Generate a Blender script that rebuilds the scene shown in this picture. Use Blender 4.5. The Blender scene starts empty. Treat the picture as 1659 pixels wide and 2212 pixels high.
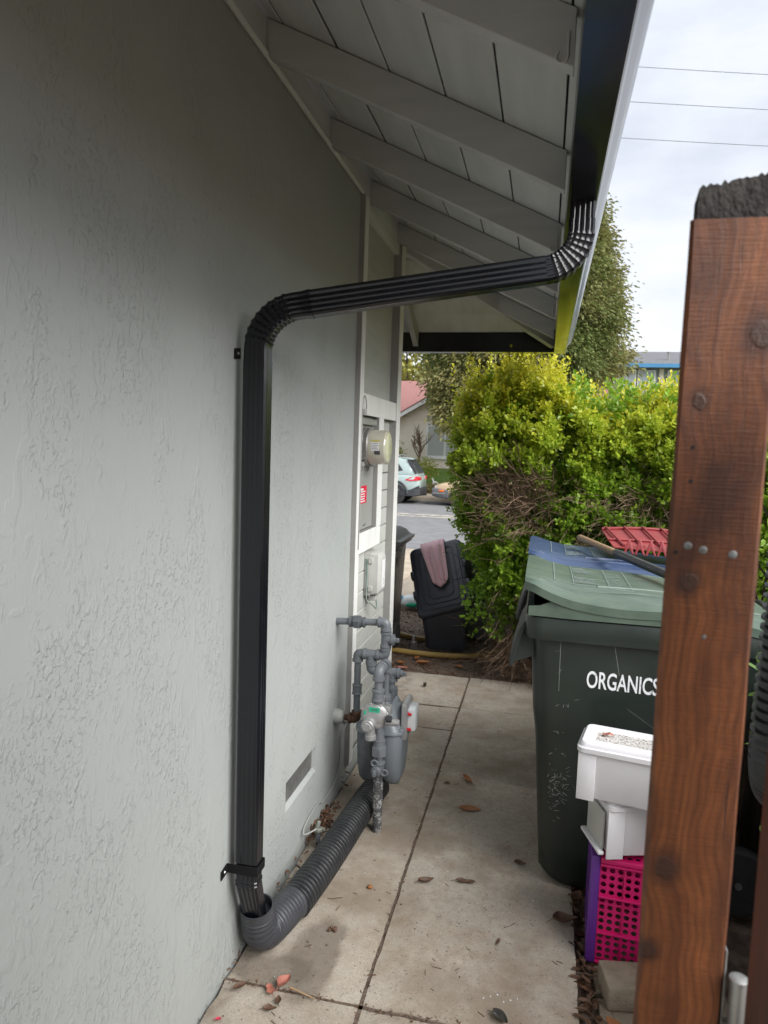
import bpy, bmesh, math, random
import numpy as np
from mathutils import Vector, Matrix, noise as mnoise
random.seed(7); RNG = np.random.default_rng(11)
R = math.radians
SC = bpy.context.scene
COL = SC.collection

# ------------------------------------------------------------------ camera
cam_d = bpy.data.cameras.new('camera'); cam = bpy.data.objects.new('camera', cam_d); COL.objects.link(cam)
cam_d.sensor_fit = 'HORIZONTAL'; cam_d.sensor_width = 36; cam_d.lens = 36*1534/1659
cam_d.clip_start = .02; cam_d.clip_end = 2000
cr = (0.9747957, 0.2204686, 0.0341610); cu = (-0.0534318, 0.0820444, 0.9951953); cf = (-0.2166066, 0.9719374, -0.0917565)
cam.matrix_world = Matrix(((cr[0], cu[0], -cf[0], .883), (cr[1], cu[1], -cf[1], 0), (cr[2], cu[2], -cf[2], 1.65), (0, 0, 0, 1)))
cam_d.dof.use_dof = True; cam_d.dof.focus_distance = 2.7; cam_d.dof.aperture_fstop = 9.0
SC.camera = cam

# ------------------------------------------------------------------ overcast sky and soft sun
SUN_EL, SUN_AZ = R(37), R(118)       # azimuth clockwise from +Y (towards +X)
world = bpy.data.worlds.new('World'); SC.world = world; world.use_nodes = True
nt = world.node_tree; nt.nodes.clear()
def wn(t, **k):
    n = nt.nodes.new(t)
    for a, b in k.items(): setattr(n, a, b)
    return n
wo = wn('ShaderNodeOutputWorld'); bg = wn('ShaderNodeBackground'); sky = wn('ShaderNodeTexSky')
sky.sky_type = 'NISHITA'; sky.sun_disc = False; sky.sun_elevation = SUN_EL; sky.sun_rotation = SUN_AZ
tc = wn('ShaderNodeTexCoord'); mp = wn('ShaderNodeMapping'); mp.inputs['Scale'].default_value = (1.5, 1.5, 4.2); mp.inputs['Location'].default_value = (.3, .7, .2)
nz = wn('ShaderNodeTexNoise'); nz.inputs['Scale'].default_value = 1.7; nz.inputs['Detail'].default_value = 6; nz.inputs['Roughness'].default_value = .55
rp = wn('ShaderNodeValToRGB'); e = rp.color_ramp.elements
e[0].position = .32; e[0].color = (.60, .64, .72, 1); e[1].position = .66; e[1].color = (.92, .94, .98, 1)
sc_ = wn('ShaderNodeVectorMath', operation='SCALE'); sc_.inputs['Scale'].default_value = 2.95
mx = wn('ShaderNodeMix', data_type='RGBA'); mx.inputs['Factor'].default_value = .97
L = nt.links.new
L(tc.outputs['Generated'], mp.inputs['Vector']); L(mp.outputs[0], nz.inputs['Vector']); L(nz.outputs[0], rp.inputs[0]); L(rp.outputs[0], sc_.inputs[0])
L(sky.outputs[0], mx.inputs[6]); L(sc_.outputs[0], mx.inputs[7]); L(mx.outputs[2], bg.inputs[0]); bg.inputs[1].default_value = .1
L(bg.outputs[0], wo.inputs[0])
sd = bpy.data.lights.new('sun', 'SUN'); sd.energy = 1.45; sd.angle = R(50); sd.color = (1, .98, .95)
so = bpy.data.objects.new('sun', sd); COL.objects.link(so)
sdir = Vector((math.sin(SUN_AZ)*math.cos(SUN_EL), math.cos(SUN_AZ)*math.cos(SUN_EL), math.sin(SUN_EL)))
so.rotation_euler = sdir.to_track_quat('Z', 'Y').to_euler(); so.location = (6, 4, 9)
vs = SC.view_settings; vs.view_transform = 'Standard'; vs.look = 'None'; vs.gamma = 1; vs.use_curve_mapping = False; vs.exposure = 2.08
SC.render.engine = 'CYCLES'
SC.cycles.use_denoising = True
SC.cycles.max_bounces = 8; SC.cycles.transparent_max_bounces = 8; SC.cycles.diffuse_bounces = 6; SC.cycles.glossy_bounces = 3; SC.cycles.transmission_bounces = 4
SC.cycles.caustics_reflective = False; SC.cycles.caustics_refractive = False

# ------------------------------------------------------------------ materials
MATS = {}
class NT:
    def __init__(s, name):
        s.m = bpy.data.materials.new(name); s.m.use_nodes = True; s.t = s.m.node_tree; s.t.nodes.clear()
        s.out = s.n('ShaderNodeOutputMaterial'); s.p = s.n('ShaderNodeBsdfPrincipled'); s.l(s.p.outputs[0], s.out.inputs[0])
        MATS[name] = s.m
    def n(s, t, **k):
        x = s.t.nodes.new(t)
        for a, b in k.items(): setattr(x, a, b)
        return x
    def l(s, a, b): s.t.links.new(a, b)
    def coord(s, scale=(1, 1, 1), loc=(0, 0, 0), kind='Object', rot=(0, 0, 0)):
        c = s.n('ShaderNodeTexCoord'); m = s.n('ShaderNodeMapping'); m.inputs['Scale'].default_value = scale; m.inputs['Location'].default_value = loc; m.inputs['Rotation'].default_value = rot
        s.l(c.outputs[kind], m.inputs[0]); return m.outputs[0]
    def noise(s, vec, scale, detail=4, rough=.55, dist=0):
        x = s.n('ShaderNodeTexNoise'); x.inputs['Scale'].default_value = scale; x.inputs['Detail'].default_value = detail; x.inputs['Roughness'].default_value = rough; x.inputs['Distortion'].default_value = dist
        if vec is not None: s.l(vec, x.inputs['Vector'])
        return x.outputs[0]
    def vor(s, vec, scale, feature='F1', out='Distance'):
        x = s.n('ShaderNodeTexVoronoi', feature=feature); x.inputs['Scale'].default_value = scale; s.l(vec, x.inputs['Vector']); return x.outputs[out]
    def mr(s, v, a, b, c=0., d=1., smooth=False):
        x = s.n('ShaderNodeMapRange'); x.clamp = True
        if smooth: x.interpolation_type = 'SMOOTHSTEP'
        for i, q in enumerate((a, b, c, d)): x.inputs[1+i].default_value = q
        s.l(v, x.inputs[0]); return x.outputs[0]
    def math(s, op, a, b=None):
        x = s.n('ShaderNodeMath', operation=op)
        for i, q in enumerate((a, b)):
            if q is None: continue
            if isinstance(q, (int, float)): x.inputs[i].default_value = q
            else: s.l(q, x.inputs[i])
        return x.outputs[0]
    def mix(s, f, a, b, mode='MIX'):
        x = s.n('ShaderNodeMix', data_type='RGBA', blend_type=mode)
        for i, q in ((0, f), (6, a), (7, b)):
            if isinstance(q, (int, float)): x.inputs[i].default_value = q
            elif isinstance(q, (tuple, list)): x.inputs[i].default_value = (*q[:3], 1)
            else: s.l(q, x.inputs[i])
        return x.outputs[2]
    def set(s, **k):
        for a, b in k.items():
            i = s.p.inputs[a.replace('_', ' ')]
            if isinstance(b, (int, float)): i.default_value = b
            elif isinstance(b, (tuple, list)): i.default_value = (*b[:3], 1)
            else: s.l(b, i)
        return s
    def bump(s, h, strength=.3, dist=.01, normal=None):
        b = s.n('ShaderNodeBump'); b.inputs['Strength'].default_value = strength; b.inputs['Distance'].default_value = dist; s.l(h, b.inputs['Height'])
        if normal is not None: s.l(normal, b.inputs['Normal'])
        s.l(b.outputs[0], s.p.inputs['Normal']); return b.outputs[0]

def simple(name, c1, c2=None, rough=.5, metal=0., scale=6, bump=.0, bscale=80, bdist=.002, stretch=(1, 1, 1), spec=.5, lo=.35, hi=.65, rvar=.08, coat=0.):
    s = NT(name); v = s.coord(stretch)
    c2 = c2 or tuple(x*.78 for x in c1)
    n1 = s.noise(v, scale, 5)
    s.set(Base_Color=s.mix(s.mr(n1, lo, hi), c1, c2), Metallic=metal, Roughness=s.mr(s.noise(v, scale*2.3, 4), .3, .7, max(.02, rough-rvar), min(1, rough+rvar)))
    s.p.inputs['Specular IOR Level'].default_value = spec
    if coat: s.p.inputs['Coat Weight'].default_value = coat
    if bump: s.bump(s.noise(v, bscale, 5, .6), bump, bdist)
    return s.m

# stucco: trowelled paint-covered plaster
s = NT('stucco'); v = s.coord()
n1 = s.noise(s.coord((1, 1.2, .5), (0, 0, 0), 'Object', (.3, 0, 0)), 20, 5, .55, .6); p1 = s.mr(n1, .545, .62, 0, 1, True)
n2 = s.noise(s.coord((1, 1.1, .68), (5, 2, 1), 'Object', (-.2, 0, 0)), 52, 4, .55, .4); p2 = s.mr(n2, .53, .62, 0, 1, True)
n3 = s.noise(s.coord((1, 1, .9), (2, 7, 1)), 105, 3, .55); p3 = s.mr(n3, .55, .67, 0, 1, True)
zA = s.mr(s.noise(s.coord((1, 1.3, .7), (3, 1, 2)), 3.4, 4, .6), .39, .53); zB = s.mr(s.noise(s.coord((1, 1.2, .6), (8, 4, 2)), 4.6, 4, .65), .43, .57)
hgt = s.math('ADD', s.math('MULTIPLY', p1, s.math('MULTIPLY', zA, .33)), s.math('MULTIPLY', p2, s.math('MULTIPLY', zB, .60)))
hgt = s.math('ADD', hgt, s.math('MULTIPLY', p3, s.math('MULTIPLY', zB, .45)))
hgt = s.math('ADD', hgt, s.math('MULTIPLY', s.noise(v, 210, 3, .5), .10))
hgt = s.math('ADD', hgt, s.math('MULTIPLY', s.noise(v, 6, 4, .5), 1.2))
s.set(Base_Color=s.mix(s.mr(s.noise(v, 1.3, 4), .3, .7), (.362, .382, .370), (.385, .405, .392)), Roughness=.6)
s.bump(hgt, .95, .0025)

TRIM = simple('white_trim_paint', (.82, .82, .80), (.75, .75, .73), .5, scale=3, bump=.12, bscale=220, stretch=(6, 6, 1))
WOODGREY = simple('grey_rafter_paint', (.49, .505, .50), (.43, .445, .44), .55, scale=2.5, bump=.22, bscale=90, bdist=.002, stretch=(1, 6, 8))
DECK = simple('grey_deck_paint', (.69, .71, .70), (.58, .60, .59), .55, scale=2.2, bump=.15, bscale=60, stretch=(5, .6, 5))
SIDE = simple('grey_green_siding_paint', (.50, .51, .48), (.46, .47, .44), .5, scale=4, bump=.1, bscale=160, stretch=(1, .6, 4))
SIDEDK = simple('trim_side_paint', (.33, .325, .31), (.29, .285, .27), .5, scale=4, bump=.12, bscale=160, stretch=(5, 5, 1))
BLACKMET = simple('black_aluminium', (.005, .0055, .008), (.008, .009, .012), .2, scale=3, spec=.5, rvar=.06, bump=.03, bscale=14, bdist=.004)
GUTM = simple('black_gutter_aluminium', (.006, .007, .011), (.009, .010, .014), .16, scale=3, spec=.75, rvar=.05, bump=.02, bscale=9, bdist=.004)
CORR = simple('black_corrugated_plastic', (.016, .017, .019), (.032, .033, .035), .42, scale=14, bump=.1, bscale=140, spec=.5)
CORRG = simple('grey_corrugated_plastic', (.040, .042, .049), (.056, .058, .065), .45, scale=10, bump=.1, bscale=140)
PIPE = simple('grey_painted_pipe', (.155, .17, .185), (.12, .13, .145), .45, scale=18, bump=.2, bscale=160, bdist=.0015)
PIPEDK = simple('dark_grey_painted_pipe', (.085, .095, .105), (.11, .12, .13), .42, scale=18, bump=.15, bscale=160, bdist=.0015)
METERG = simple('blue_grey_meter_paint', (.20, .225, .25), (.165, .185, .205), .4, scale=9, bump=.1, bscale=120)
SILVER = simple('cast_aluminium', (.42, .42, .42), (.34, .34, .34), .42, metal=.5, scale=14, bump=.15, bscale=200, bdist=.001)
RUST = simple('rusty_iron', (.10, .045, .022), (.055, .03, .02), .8, scale=40, bump=.4, bscale=180)
GALV = simple('galvanised_steel', (.38, .38, .37), (.28, .28, .27), .4, metal=.7, scale=30)
SCREW = simple('zinc_screw', (.6, .6, .6), (.45, .45, .45), .3, metal=.9, scale=30)
DIRT = simple('dark_soil', (.13, .094, .072), (.21, .16, .125), .95, scale=22, bump=.9, bscale=70, bdist=.02, spec=.2)
ASPH = simple('asphalt', (.17, .17, .175), (.215, .215, .22), .85, scale=3.5, bump=.3, bscale=90, spec=.3)
LINE = simple('worn_road_paint', (.62, .56, .44), (.34, .31, .27), .8, scale=7, lo=.42, hi=.56)
GRASS = simple('lawn_green', (.09, .17, .03), (.13, .19, .05), .9, scale=5, bump=.6, bscale=60, bdist=.02, spec=.2)
DRIVE = simple('tan_concrete', (.42, .36, .28), (.33, .28, .22), .85, scale=4, bump=.2, bscale=120, spec=.3)
SHADEBLACK = simple('shade_black', (.012, .012, .012), (.02, .02, .02), .9)  # flat near-black, painted shade for the insides of openings
GREENBIN = simple('dark_green_bin_plastic', (.015, .022, .018), (.020, .028, .023), .36, scale=7, spec=.5, bump=.05, bscale=30, bdist=.003)
GREENLID = simple('faded_green_lid_plastic', (.075, .11, .085), (.11, .15, .115), .38, scale=9, bump=.12, bscale=150, stretch=(1, 3, 1))
BLUELID = simple('blue_lid_plastic', (.035, .062, .135), (.05, .082, .16), .36, scale=9, bump=.12, bscale=150, stretch=(1, 3, 1))
BLUEBIN = simple('dark_grey_bin_plastic', (.03, .034, .036), (.04, .044, .046), .38, scale=7)
BLKBIN = simple('black_bin_plastic', (.012, .0125, .014), (.018, .019, .021), .42, scale=9)
GREYLID = simple('grey_bin_lid_plastic', (.17, .175, .165), (.13, .135, .13), .5, scale=9)
SCUFF = simple('pale_scuff', (.32, .34, .32), (.22, .25, .22), .7, scale=40)
LETTER = simple('white_lettering', (.80, .82, .84), (.30, .33, .32), .5, scale=90, lo=.60, hi=.70)
EMBOSS = simple('pale_embossed_print', (.30, .35, .34), (.18, .23, .22), .6, scale=60, lo=.4, hi=.6)
WHITEPL = simple('white_plastic', (.77, .76, .79), (.70, .69, .72), .42, scale=5, bump=.04, bscale=60)
PINK = simple('hot_pink_plastic', (.66, .012, .16), (.58, .01, .13), .4, scale=6)
PURPLE = simple('purple_plastic', (.10, .022, .22), (.13, .03, .27), .38, scale=6)
PAVER = simple('tan_concrete_block', (.30, .25, .19), (.22, .18, .135), .95, scale=26, bump=.7, bscale=130, bdist=.006, spec=.2)
OLDWOOD = simple('weathered_fence_wood', (.20, .155, .12), (.12, .09, .07), .9, scale=7, bump=.5, bscale=50, bdist=.006, stretch=(5, 5, .6))
BLKWOOD = simple('blackened_wood', (.022, .021, .02), (.055, .05, .046), .95, scale=24, bump=1., bscale=90, bdist=.008, stretch=(1.5, 1, 1))
REDPL = simple('red_plastic', (.32, .045, .05), (.26, .035, .04), .4, scale=8)
HANDW = simple('pale_wood_handle', (.42, .29, .17), (.32, .21, .12), .6, scale=14, stretch=(1, 8, 8))
HANDG = simple('grey_grip', (.045, .047, .052), (.06, .062, .066), .45, scale=12)
TOTE = simple('black_tote_plastic', (.072, .077, .10), (.088, .093, .118), .34, scale=6, bump=.08, bscale=200)
HOSE = simple('tan_garden_hose', (.50, .33, .10), (.40, .26, .08), .5, scale=10)
TOWEL = simple('pink_towel', (.92, .63, .67), (.84, .54, .59), .95, scale=60, bump=.35, bscale=160, bdist=.003, spec=.1)
SKINW = simple('far_house_stucco', (.82, .73, .64), (.78, .69, .60), .85, scale=3)
ROOFR = simple('rose_shingle', (.33, .16, .145), (.26, .125, .115), .9, scale=9, stretch=(1, 1, 4), bump=.5, bscale=20, bdist=.03)
ROOFG = simple('grey_shingle', (.12, .125, .135), (.165, .17, .18), .9, scale=9, stretch=(.5, 1, 4), bump=.5, bscale=20, bdist=.03)
BLUETRIM = simple('blue_fascia_paint', (.07, .25, .48), (.06, .22, .43), .5, scale=3)
SAGE = simple('grey_green_house_paint', (.28, .32, .31), (.25, .29, .28), .7, scale=3)
WINGL = simple('pale_window_glass', (.30, .34, .36), (.40, .44, .45), .08, scale=2, spec=.8)
BLIND = simple('window_blind', (.50, .52, .50), (.40, .42, .41), .5, scale=30, stretch=(1, 1, 9))
CARPAINT = simple('pale_sage_car_paint', (.34, .42, .41), (.32, .40, .39), .25, scale=2, coat=.8)
CARDK = simple('black_car_trim', (.025, .027, .03), (.035, .037, .04), .5, scale=6)
CARGLASS = simple('dark_car_glass', (.012, .014, .016), (.02, .022, .025), .05, spec=.8)
TAILR = simple('red_tail_lamp', (.62, .012, .025), (.45, .01, .02), .15, spec=.7)
AMBER = simple('amber_side_lamp', (.75, .18, .02), (.65, .14, .02), .2, spec=.6)
BEIGECAR = simple('beige_car_paint', (.55, .41, .26), (.50, .37, .23), .35, scale=3, coat=.4)
GREYCAR = simple('grey_car_bumper', (.13, .135, .145), (.10, .105, .115), .5, scale=3)
RUBBER = simple('tyre_rubber', (.02, .02, .021), (.035, .035, .036), .8, scale=12)
RIM = simple('alloy_rim', (.10, .10, .105), (.06, .06, .062), .35, metal=.6)
MGLASS = simple('meter_cover_cream', (.60, .585, .48), (.52, .50, .41), .12, scale=5, spec=.6, coat=.6)
MRING = simple('meter_ring_aluminium', (.50, .49, .47), (.36, .35, .33), .35, metal=.7, scale=16)
PANELG = simple('panel_grey_paint', (.33, .335, .315), (.30, .305, .285), .45, scale=4)
REDLAB = simple('red_warning_label', (.70, .02, .06), (.62, .02, .05), .5, scale=8)
GREENLAB = simple('green_label', (.02, .42, .24), (.02, .36, .20), .5, scale=8)
LABELW = simple('white_label', (.76, .77, .78), (.70, .71, .72), .5, scale=30)
LABELDK = simple('dark_print', (.05, .05, .055), (.09, .09, .095), .6, scale=30)
BOXGREY = simple('pale_grey_utility_plastic', (.50, .50, .475), (.43, .43, .41), .45, scale=7)
CLEARPL = simple('clear_index_cover', (.62, .65, .66), (.52, .55, .56), .08, spec=.8)
WIRE = simple('painted_cable', (.36, .37, .35), (.31, .32, .30), .6, scale=12)
BARK = simple('grey_brown_bark', (.11, .08, .06), (.065, .05, .04), .95, scale=14, bump=.8, bscale=40, bdist=.02, stretch=(3, 3, .7), spec=.2)
TWIG = simple('dry_twig', (.23, .155, .105), (.14, .095, .068), .9, scale=12, spec=.2)
TWIGDK = simple('dark_twig', (.07, .052, .038), (.045, .035, .028), .9, scale=12, spec=.2)
CABLE = simple('black_cable', (.09, .09, .095), (.11, .11, .115), .6)
BAGW = simple('white_plastic_bag', (.70, .74, .72), (.60, .65, .63), .4, scale=12)
BAGB = simple('blue_print', (.03, .30, .55), (.04, .26, .48), .4)
GNOME = simple('white_ornament', (.7, .7, .68), (.6, .6, .58), .7)
TERRA = simple('terracotta', (.5, .16, .07), (.42, .13, .06), .8)

# concrete path
s = NT('path_concrete'); v = s.coord()
big = s.mr(s.noise(v, 2.4, 6, .65), .38, .62); mid = s.mr(s.noise(v, 9, 5, .6), .38, .66); fine = s.noise(v, 240, 4, .7); spk = s.mr(s.noise(s.coord((1, 1, 1), (4, 2, 1)), 120, 3, .6), .62, .70)
c = s.mix(big, (.60, .53, .44), (.40, .325, .245)); c = s.mix(s.mr(s.noise(s.coord((1, 1, 1), (7, 3, 0)), 34, 5, .7), .42, .68, 0, .45), c, (.27, .225, .18)); c = s.mix(s.math('MULTIPLY', mid, .5), c, (.58, .54, .48))
c = s.mix(s.mr(fine, .3, .7, 0, .55), c, (.17, .145, .12)); c = s.mix(s.math('MULTIPLY', spk, .75), c, (.085, .07, .055))
st = s.mr(s.noise(s.coord((1, 1, 1), (.35, -1.2, 0)), 1.9, 4, .6), .50, .62); c = s.mix(s.math('MULTIPLY', st, .6), c, (.235, .18, .13))
# one damp stain below the drain pipe elbow, with ragged edge (object space, metres)
px = s.n('ShaderNodeSeparateXYZ'); cc = s.n('ShaderNodeTexCoord'); s.l(cc.outputs['Object'], px.inputs[0])
wob = s.math('MULTIPLY', s.math('SUBTRACT', s.noise(v, 7, 4, .6), .5), .16)
dx = s.math('DIVIDE', s.math('SUBTRACT', s.math('ADD', px.outputs[0], wob), .245), .10); dy = s.math('DIVIDE', s.math('SUBTRACT', s.math('ADD', px.outputs[1], wob), 2.06), .20)
rr = s.math('SQRT', s.math('ADD', s.math('MULTIPLY', dx, dx), s.math('MULTIPLY', dy, dy)))
c = s.mix(s.mr(rr, .75, 1.12, .62, 0, True), c, (.13, .105, .08))
dx2 = s.math('DIVIDE', s.math('SUBTRACT', s.math('ADD', px.outputs[0], wob), .12), .15); dy2 = s.math('DIVIDE', s.math('SUBTRACT', s.math('ADD', px.outputs[1], wob), 1.98), .075)
r2 = s.math('SQRT', s.math('ADD', s.math('MULTIPLY', dx2, dx2), s.math('MULTIPLY', dy2, dy2)))
c = s.mix(s.mr(r2, .7, 1.15, .55, 0, True), c, (.12, .098, .075))
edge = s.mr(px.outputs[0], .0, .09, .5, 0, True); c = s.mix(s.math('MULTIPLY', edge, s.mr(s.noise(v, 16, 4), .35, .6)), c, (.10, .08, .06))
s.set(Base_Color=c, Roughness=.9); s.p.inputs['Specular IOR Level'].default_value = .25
s.bump(s.math('ADD', s.math('MULTIPLY', fine, .5), s.math('ADD', s.math('MULTIPLY', spk, -.5), s.noise(v, 45, 4))), .5, .004)

# stained redwood post
def wood(name, ca, cb, cd, knots):
    s = NT(name); v = s.coord()
    w = s.n('ShaderNodeVectorMath', operation='ADD'); nn = s.n('ShaderNodeTexNoise'); nn.inputs['Scale'].default_value = 7; nn.inputs['Detail'].default_value = 2; s.l(v, nn.inputs['Vector'])
    sc = s.n('ShaderNodeVectorMath', operation='SCALE'); sc.inputs['Scale'].default_value = .05; s.l(nn.outputs['Color'], sc.inputs[0]); s.l(v, w.inputs[0]); s.l(sc.outputs[0], w.inputs[1])
    m = s.n('ShaderNodeMapping'); m.inputs['Scale'].default_value = (1, 1, .055); s.l(w.outputs[0], m.inputs[0])
    g = s.noise(m.outputs[0], 62, 5, .65); g2 = s.noise(m.outputs[0], 17, 3, .5)
    c = s.mix(s.mr(g, .36, .66), ca, cb); c = s.mix(s.mr(g2, .5, .72, 0, .75), c, cd)
    pat = s.mr(s.noise(s.coord((1, 1, .6)), 9, 4, .6), .44, .68, 0, .85); c = s.mix(pat, c, cd)
    sx = s.n('ShaderNodeSeparateXYZ'); t2 = s.n('ShaderNodeTexCoord'); s.l(t2.outputs['Object'], sx.inputs[0])
    hb = g
    for kx, kz, kr in knots:
        a = s.math('SUBTRACT', sx.outputs[0], kx); b = s.math('MULTIPLY', s.math('SUBTRACT', sx.outputs[2], kz), .85)
        d = s.math('ADD', s.math('SQRT', s.math('ADD', s.math('MULTIPLY', a, a), s.math('MULTIPLY', b, b))), s.math('MULTIPLY', s.math('SUBTRACT', s.noise(v, 60, 3), .5), .010))
        c = s.mix(s.mr(d, kr*.7, kr*2.1, .72, 0, True), c, cd)
        ring = s.mr(d, kr*.72, kr*1.0, 1, 0, True); c = s.mix(s.math('MULTIPLY', ring, .8), c, (.06, .026, .016))
        hb = s.math('ADD', hb, s.math('MULTIPLY', ring, s.noise(v, 190, 4, .7)))
    rings_ = s.n('ShaderNodeTexWave', wave_type='BANDS', bands_direction='X'); rings_.inputs['Scale'].default_value = 34; rings_.inputs['Distortion'].default_value = 2.2; rings_.inputs['Detail'].default_value = 3; rings_.inputs['Detail Scale'].default_value = 1.4; m3 = s.n('ShaderNodeMapping'); m3.inputs['Scale'].default_value = (1, 1, .05); s.l(w.outputs[0], m3.inputs[0]); s.l(m3.outputs[0], rings_.inputs['Vector'])
    c = s.mix(s.mr(rings_.outputs['Fac'], .45, .95, 0, .28), c, cd)
    crk = s.noise(s.coord((1, 1, .03), (3, 1, 0)), 150, 3, .6); crm = s.mr(crk, .66, .70); c = s.mix(s.math('MULTIPLY', crm, .7), c, (.015, .008, .006)); hb = s.math('SUBTRACT', hb, s.math('MULTIPLY', crm, .8))
    saw = s.noise(s.coord((2.2, 2.2, 40)), 11, 3, .7); hb = s.math('ADD', hb, s.math('MULTIPLY', saw, .7))
    c = s.mix(s.mr(saw, .35, .7, 0, .22), c, cd)
    s.set(Base_Color=c, Roughness=.5); s.bump(hb, .5, .0025); return s.m
POSTW = wood('stained_redwood', (.28, .095, .030), (.145, .045, .015), (.040, .013, .008), ((.0205, 1.708, .0075), (.076, 1.775, .013), (.024, 1.518, .0095), (.022, 1.203, .0125), (.010, 1.105, .009)))
GATEW = wood('stained_gate_wood', (.15, .045, .025), (.09, .028, .016), (.045, .016, .012), ())

def leafmat(name, c1, c2, c3, rough=.35, trans=.35, attr=True):
    s = NT(name); g = s.n('ShaderNodeNewGeometry'); rnd = g.outputs['Random Per Island']
    c = s.mix(rnd, c1, c2)
    if attr:
        a = s.n('ShaderNodeAttribute', attribute_name='young'); c = s.mix(a.outputs['Fac'], c, c3)
    s.set(Base_Color=c, Roughness=rough); s.p.inputs['Specular IOR Level'].default_value = .5
    tr = s.n('ShaderNodeBsdfTranslucent'); s.l(c, tr.inputs[0]); ms = s.n('ShaderNodeMixShader'); ms.inputs[0].default_value = trans
    s.l(s.p.outputs[0], ms.inputs[1]); s.l(tr.outputs[0], ms.inputs[2]); s.l(ms.outputs[0], s.out.inputs[0]); return s.m
HEDGEL = leafmat('hedge_leaf', (.17, .32, .03), (.32, .50, .055), (.75, .68, .06), .26, .46)
CEDARL = leafmat('cedar_spray', (.10, .15, .04), (.18, .23, .065), (.30, .26, .10), .7, .25)
YELTREE = leafmat('yellow_green_leaf', (.24, .26, .04), (.34, .33, .06), (.4, .38, .1), .5, .4)
IVY = leafmat('dry_ground_cover_leaf', (.22, .17, .06), (.15, .15, .05), (.28, .22, .09), .6, .25)
SHRUBL = leafmat('light_green_shrub_leaf', (.16, .24, .03), (.26, .33, .05), (.45, .43, .06), .5, .4)
VINEL = leafmat('vine_leaf', (.07, .15, .03), (.12, .22, .05), (.2, .3, .08), .3, .3)
DRYL = simple('dry_brown_leaf', (.15, .075, .04), (.085, .045, .028), .55, scale=60, bump=.3, bscale=200)
DRYO = simple('orange_brown_leaf', (.38, .15, .04), (.26, .10, .035), .5, scale=50, bump=.3, bscale=200)
DRYR = simple('pale_red_leaf', (.42, .15, .10), (.33, .13, .10), .6, scale=50, bump=.3, bscale=200)
DRYD = simple('dark_curled_leaf', (.03, .028, .024), (.07, .06, .05), .35, scale=50, bump=.3, bscale=200)
PETAL = simple('red_petal', (.5, .03, .07), (.4, .03, .05), .5)
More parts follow.
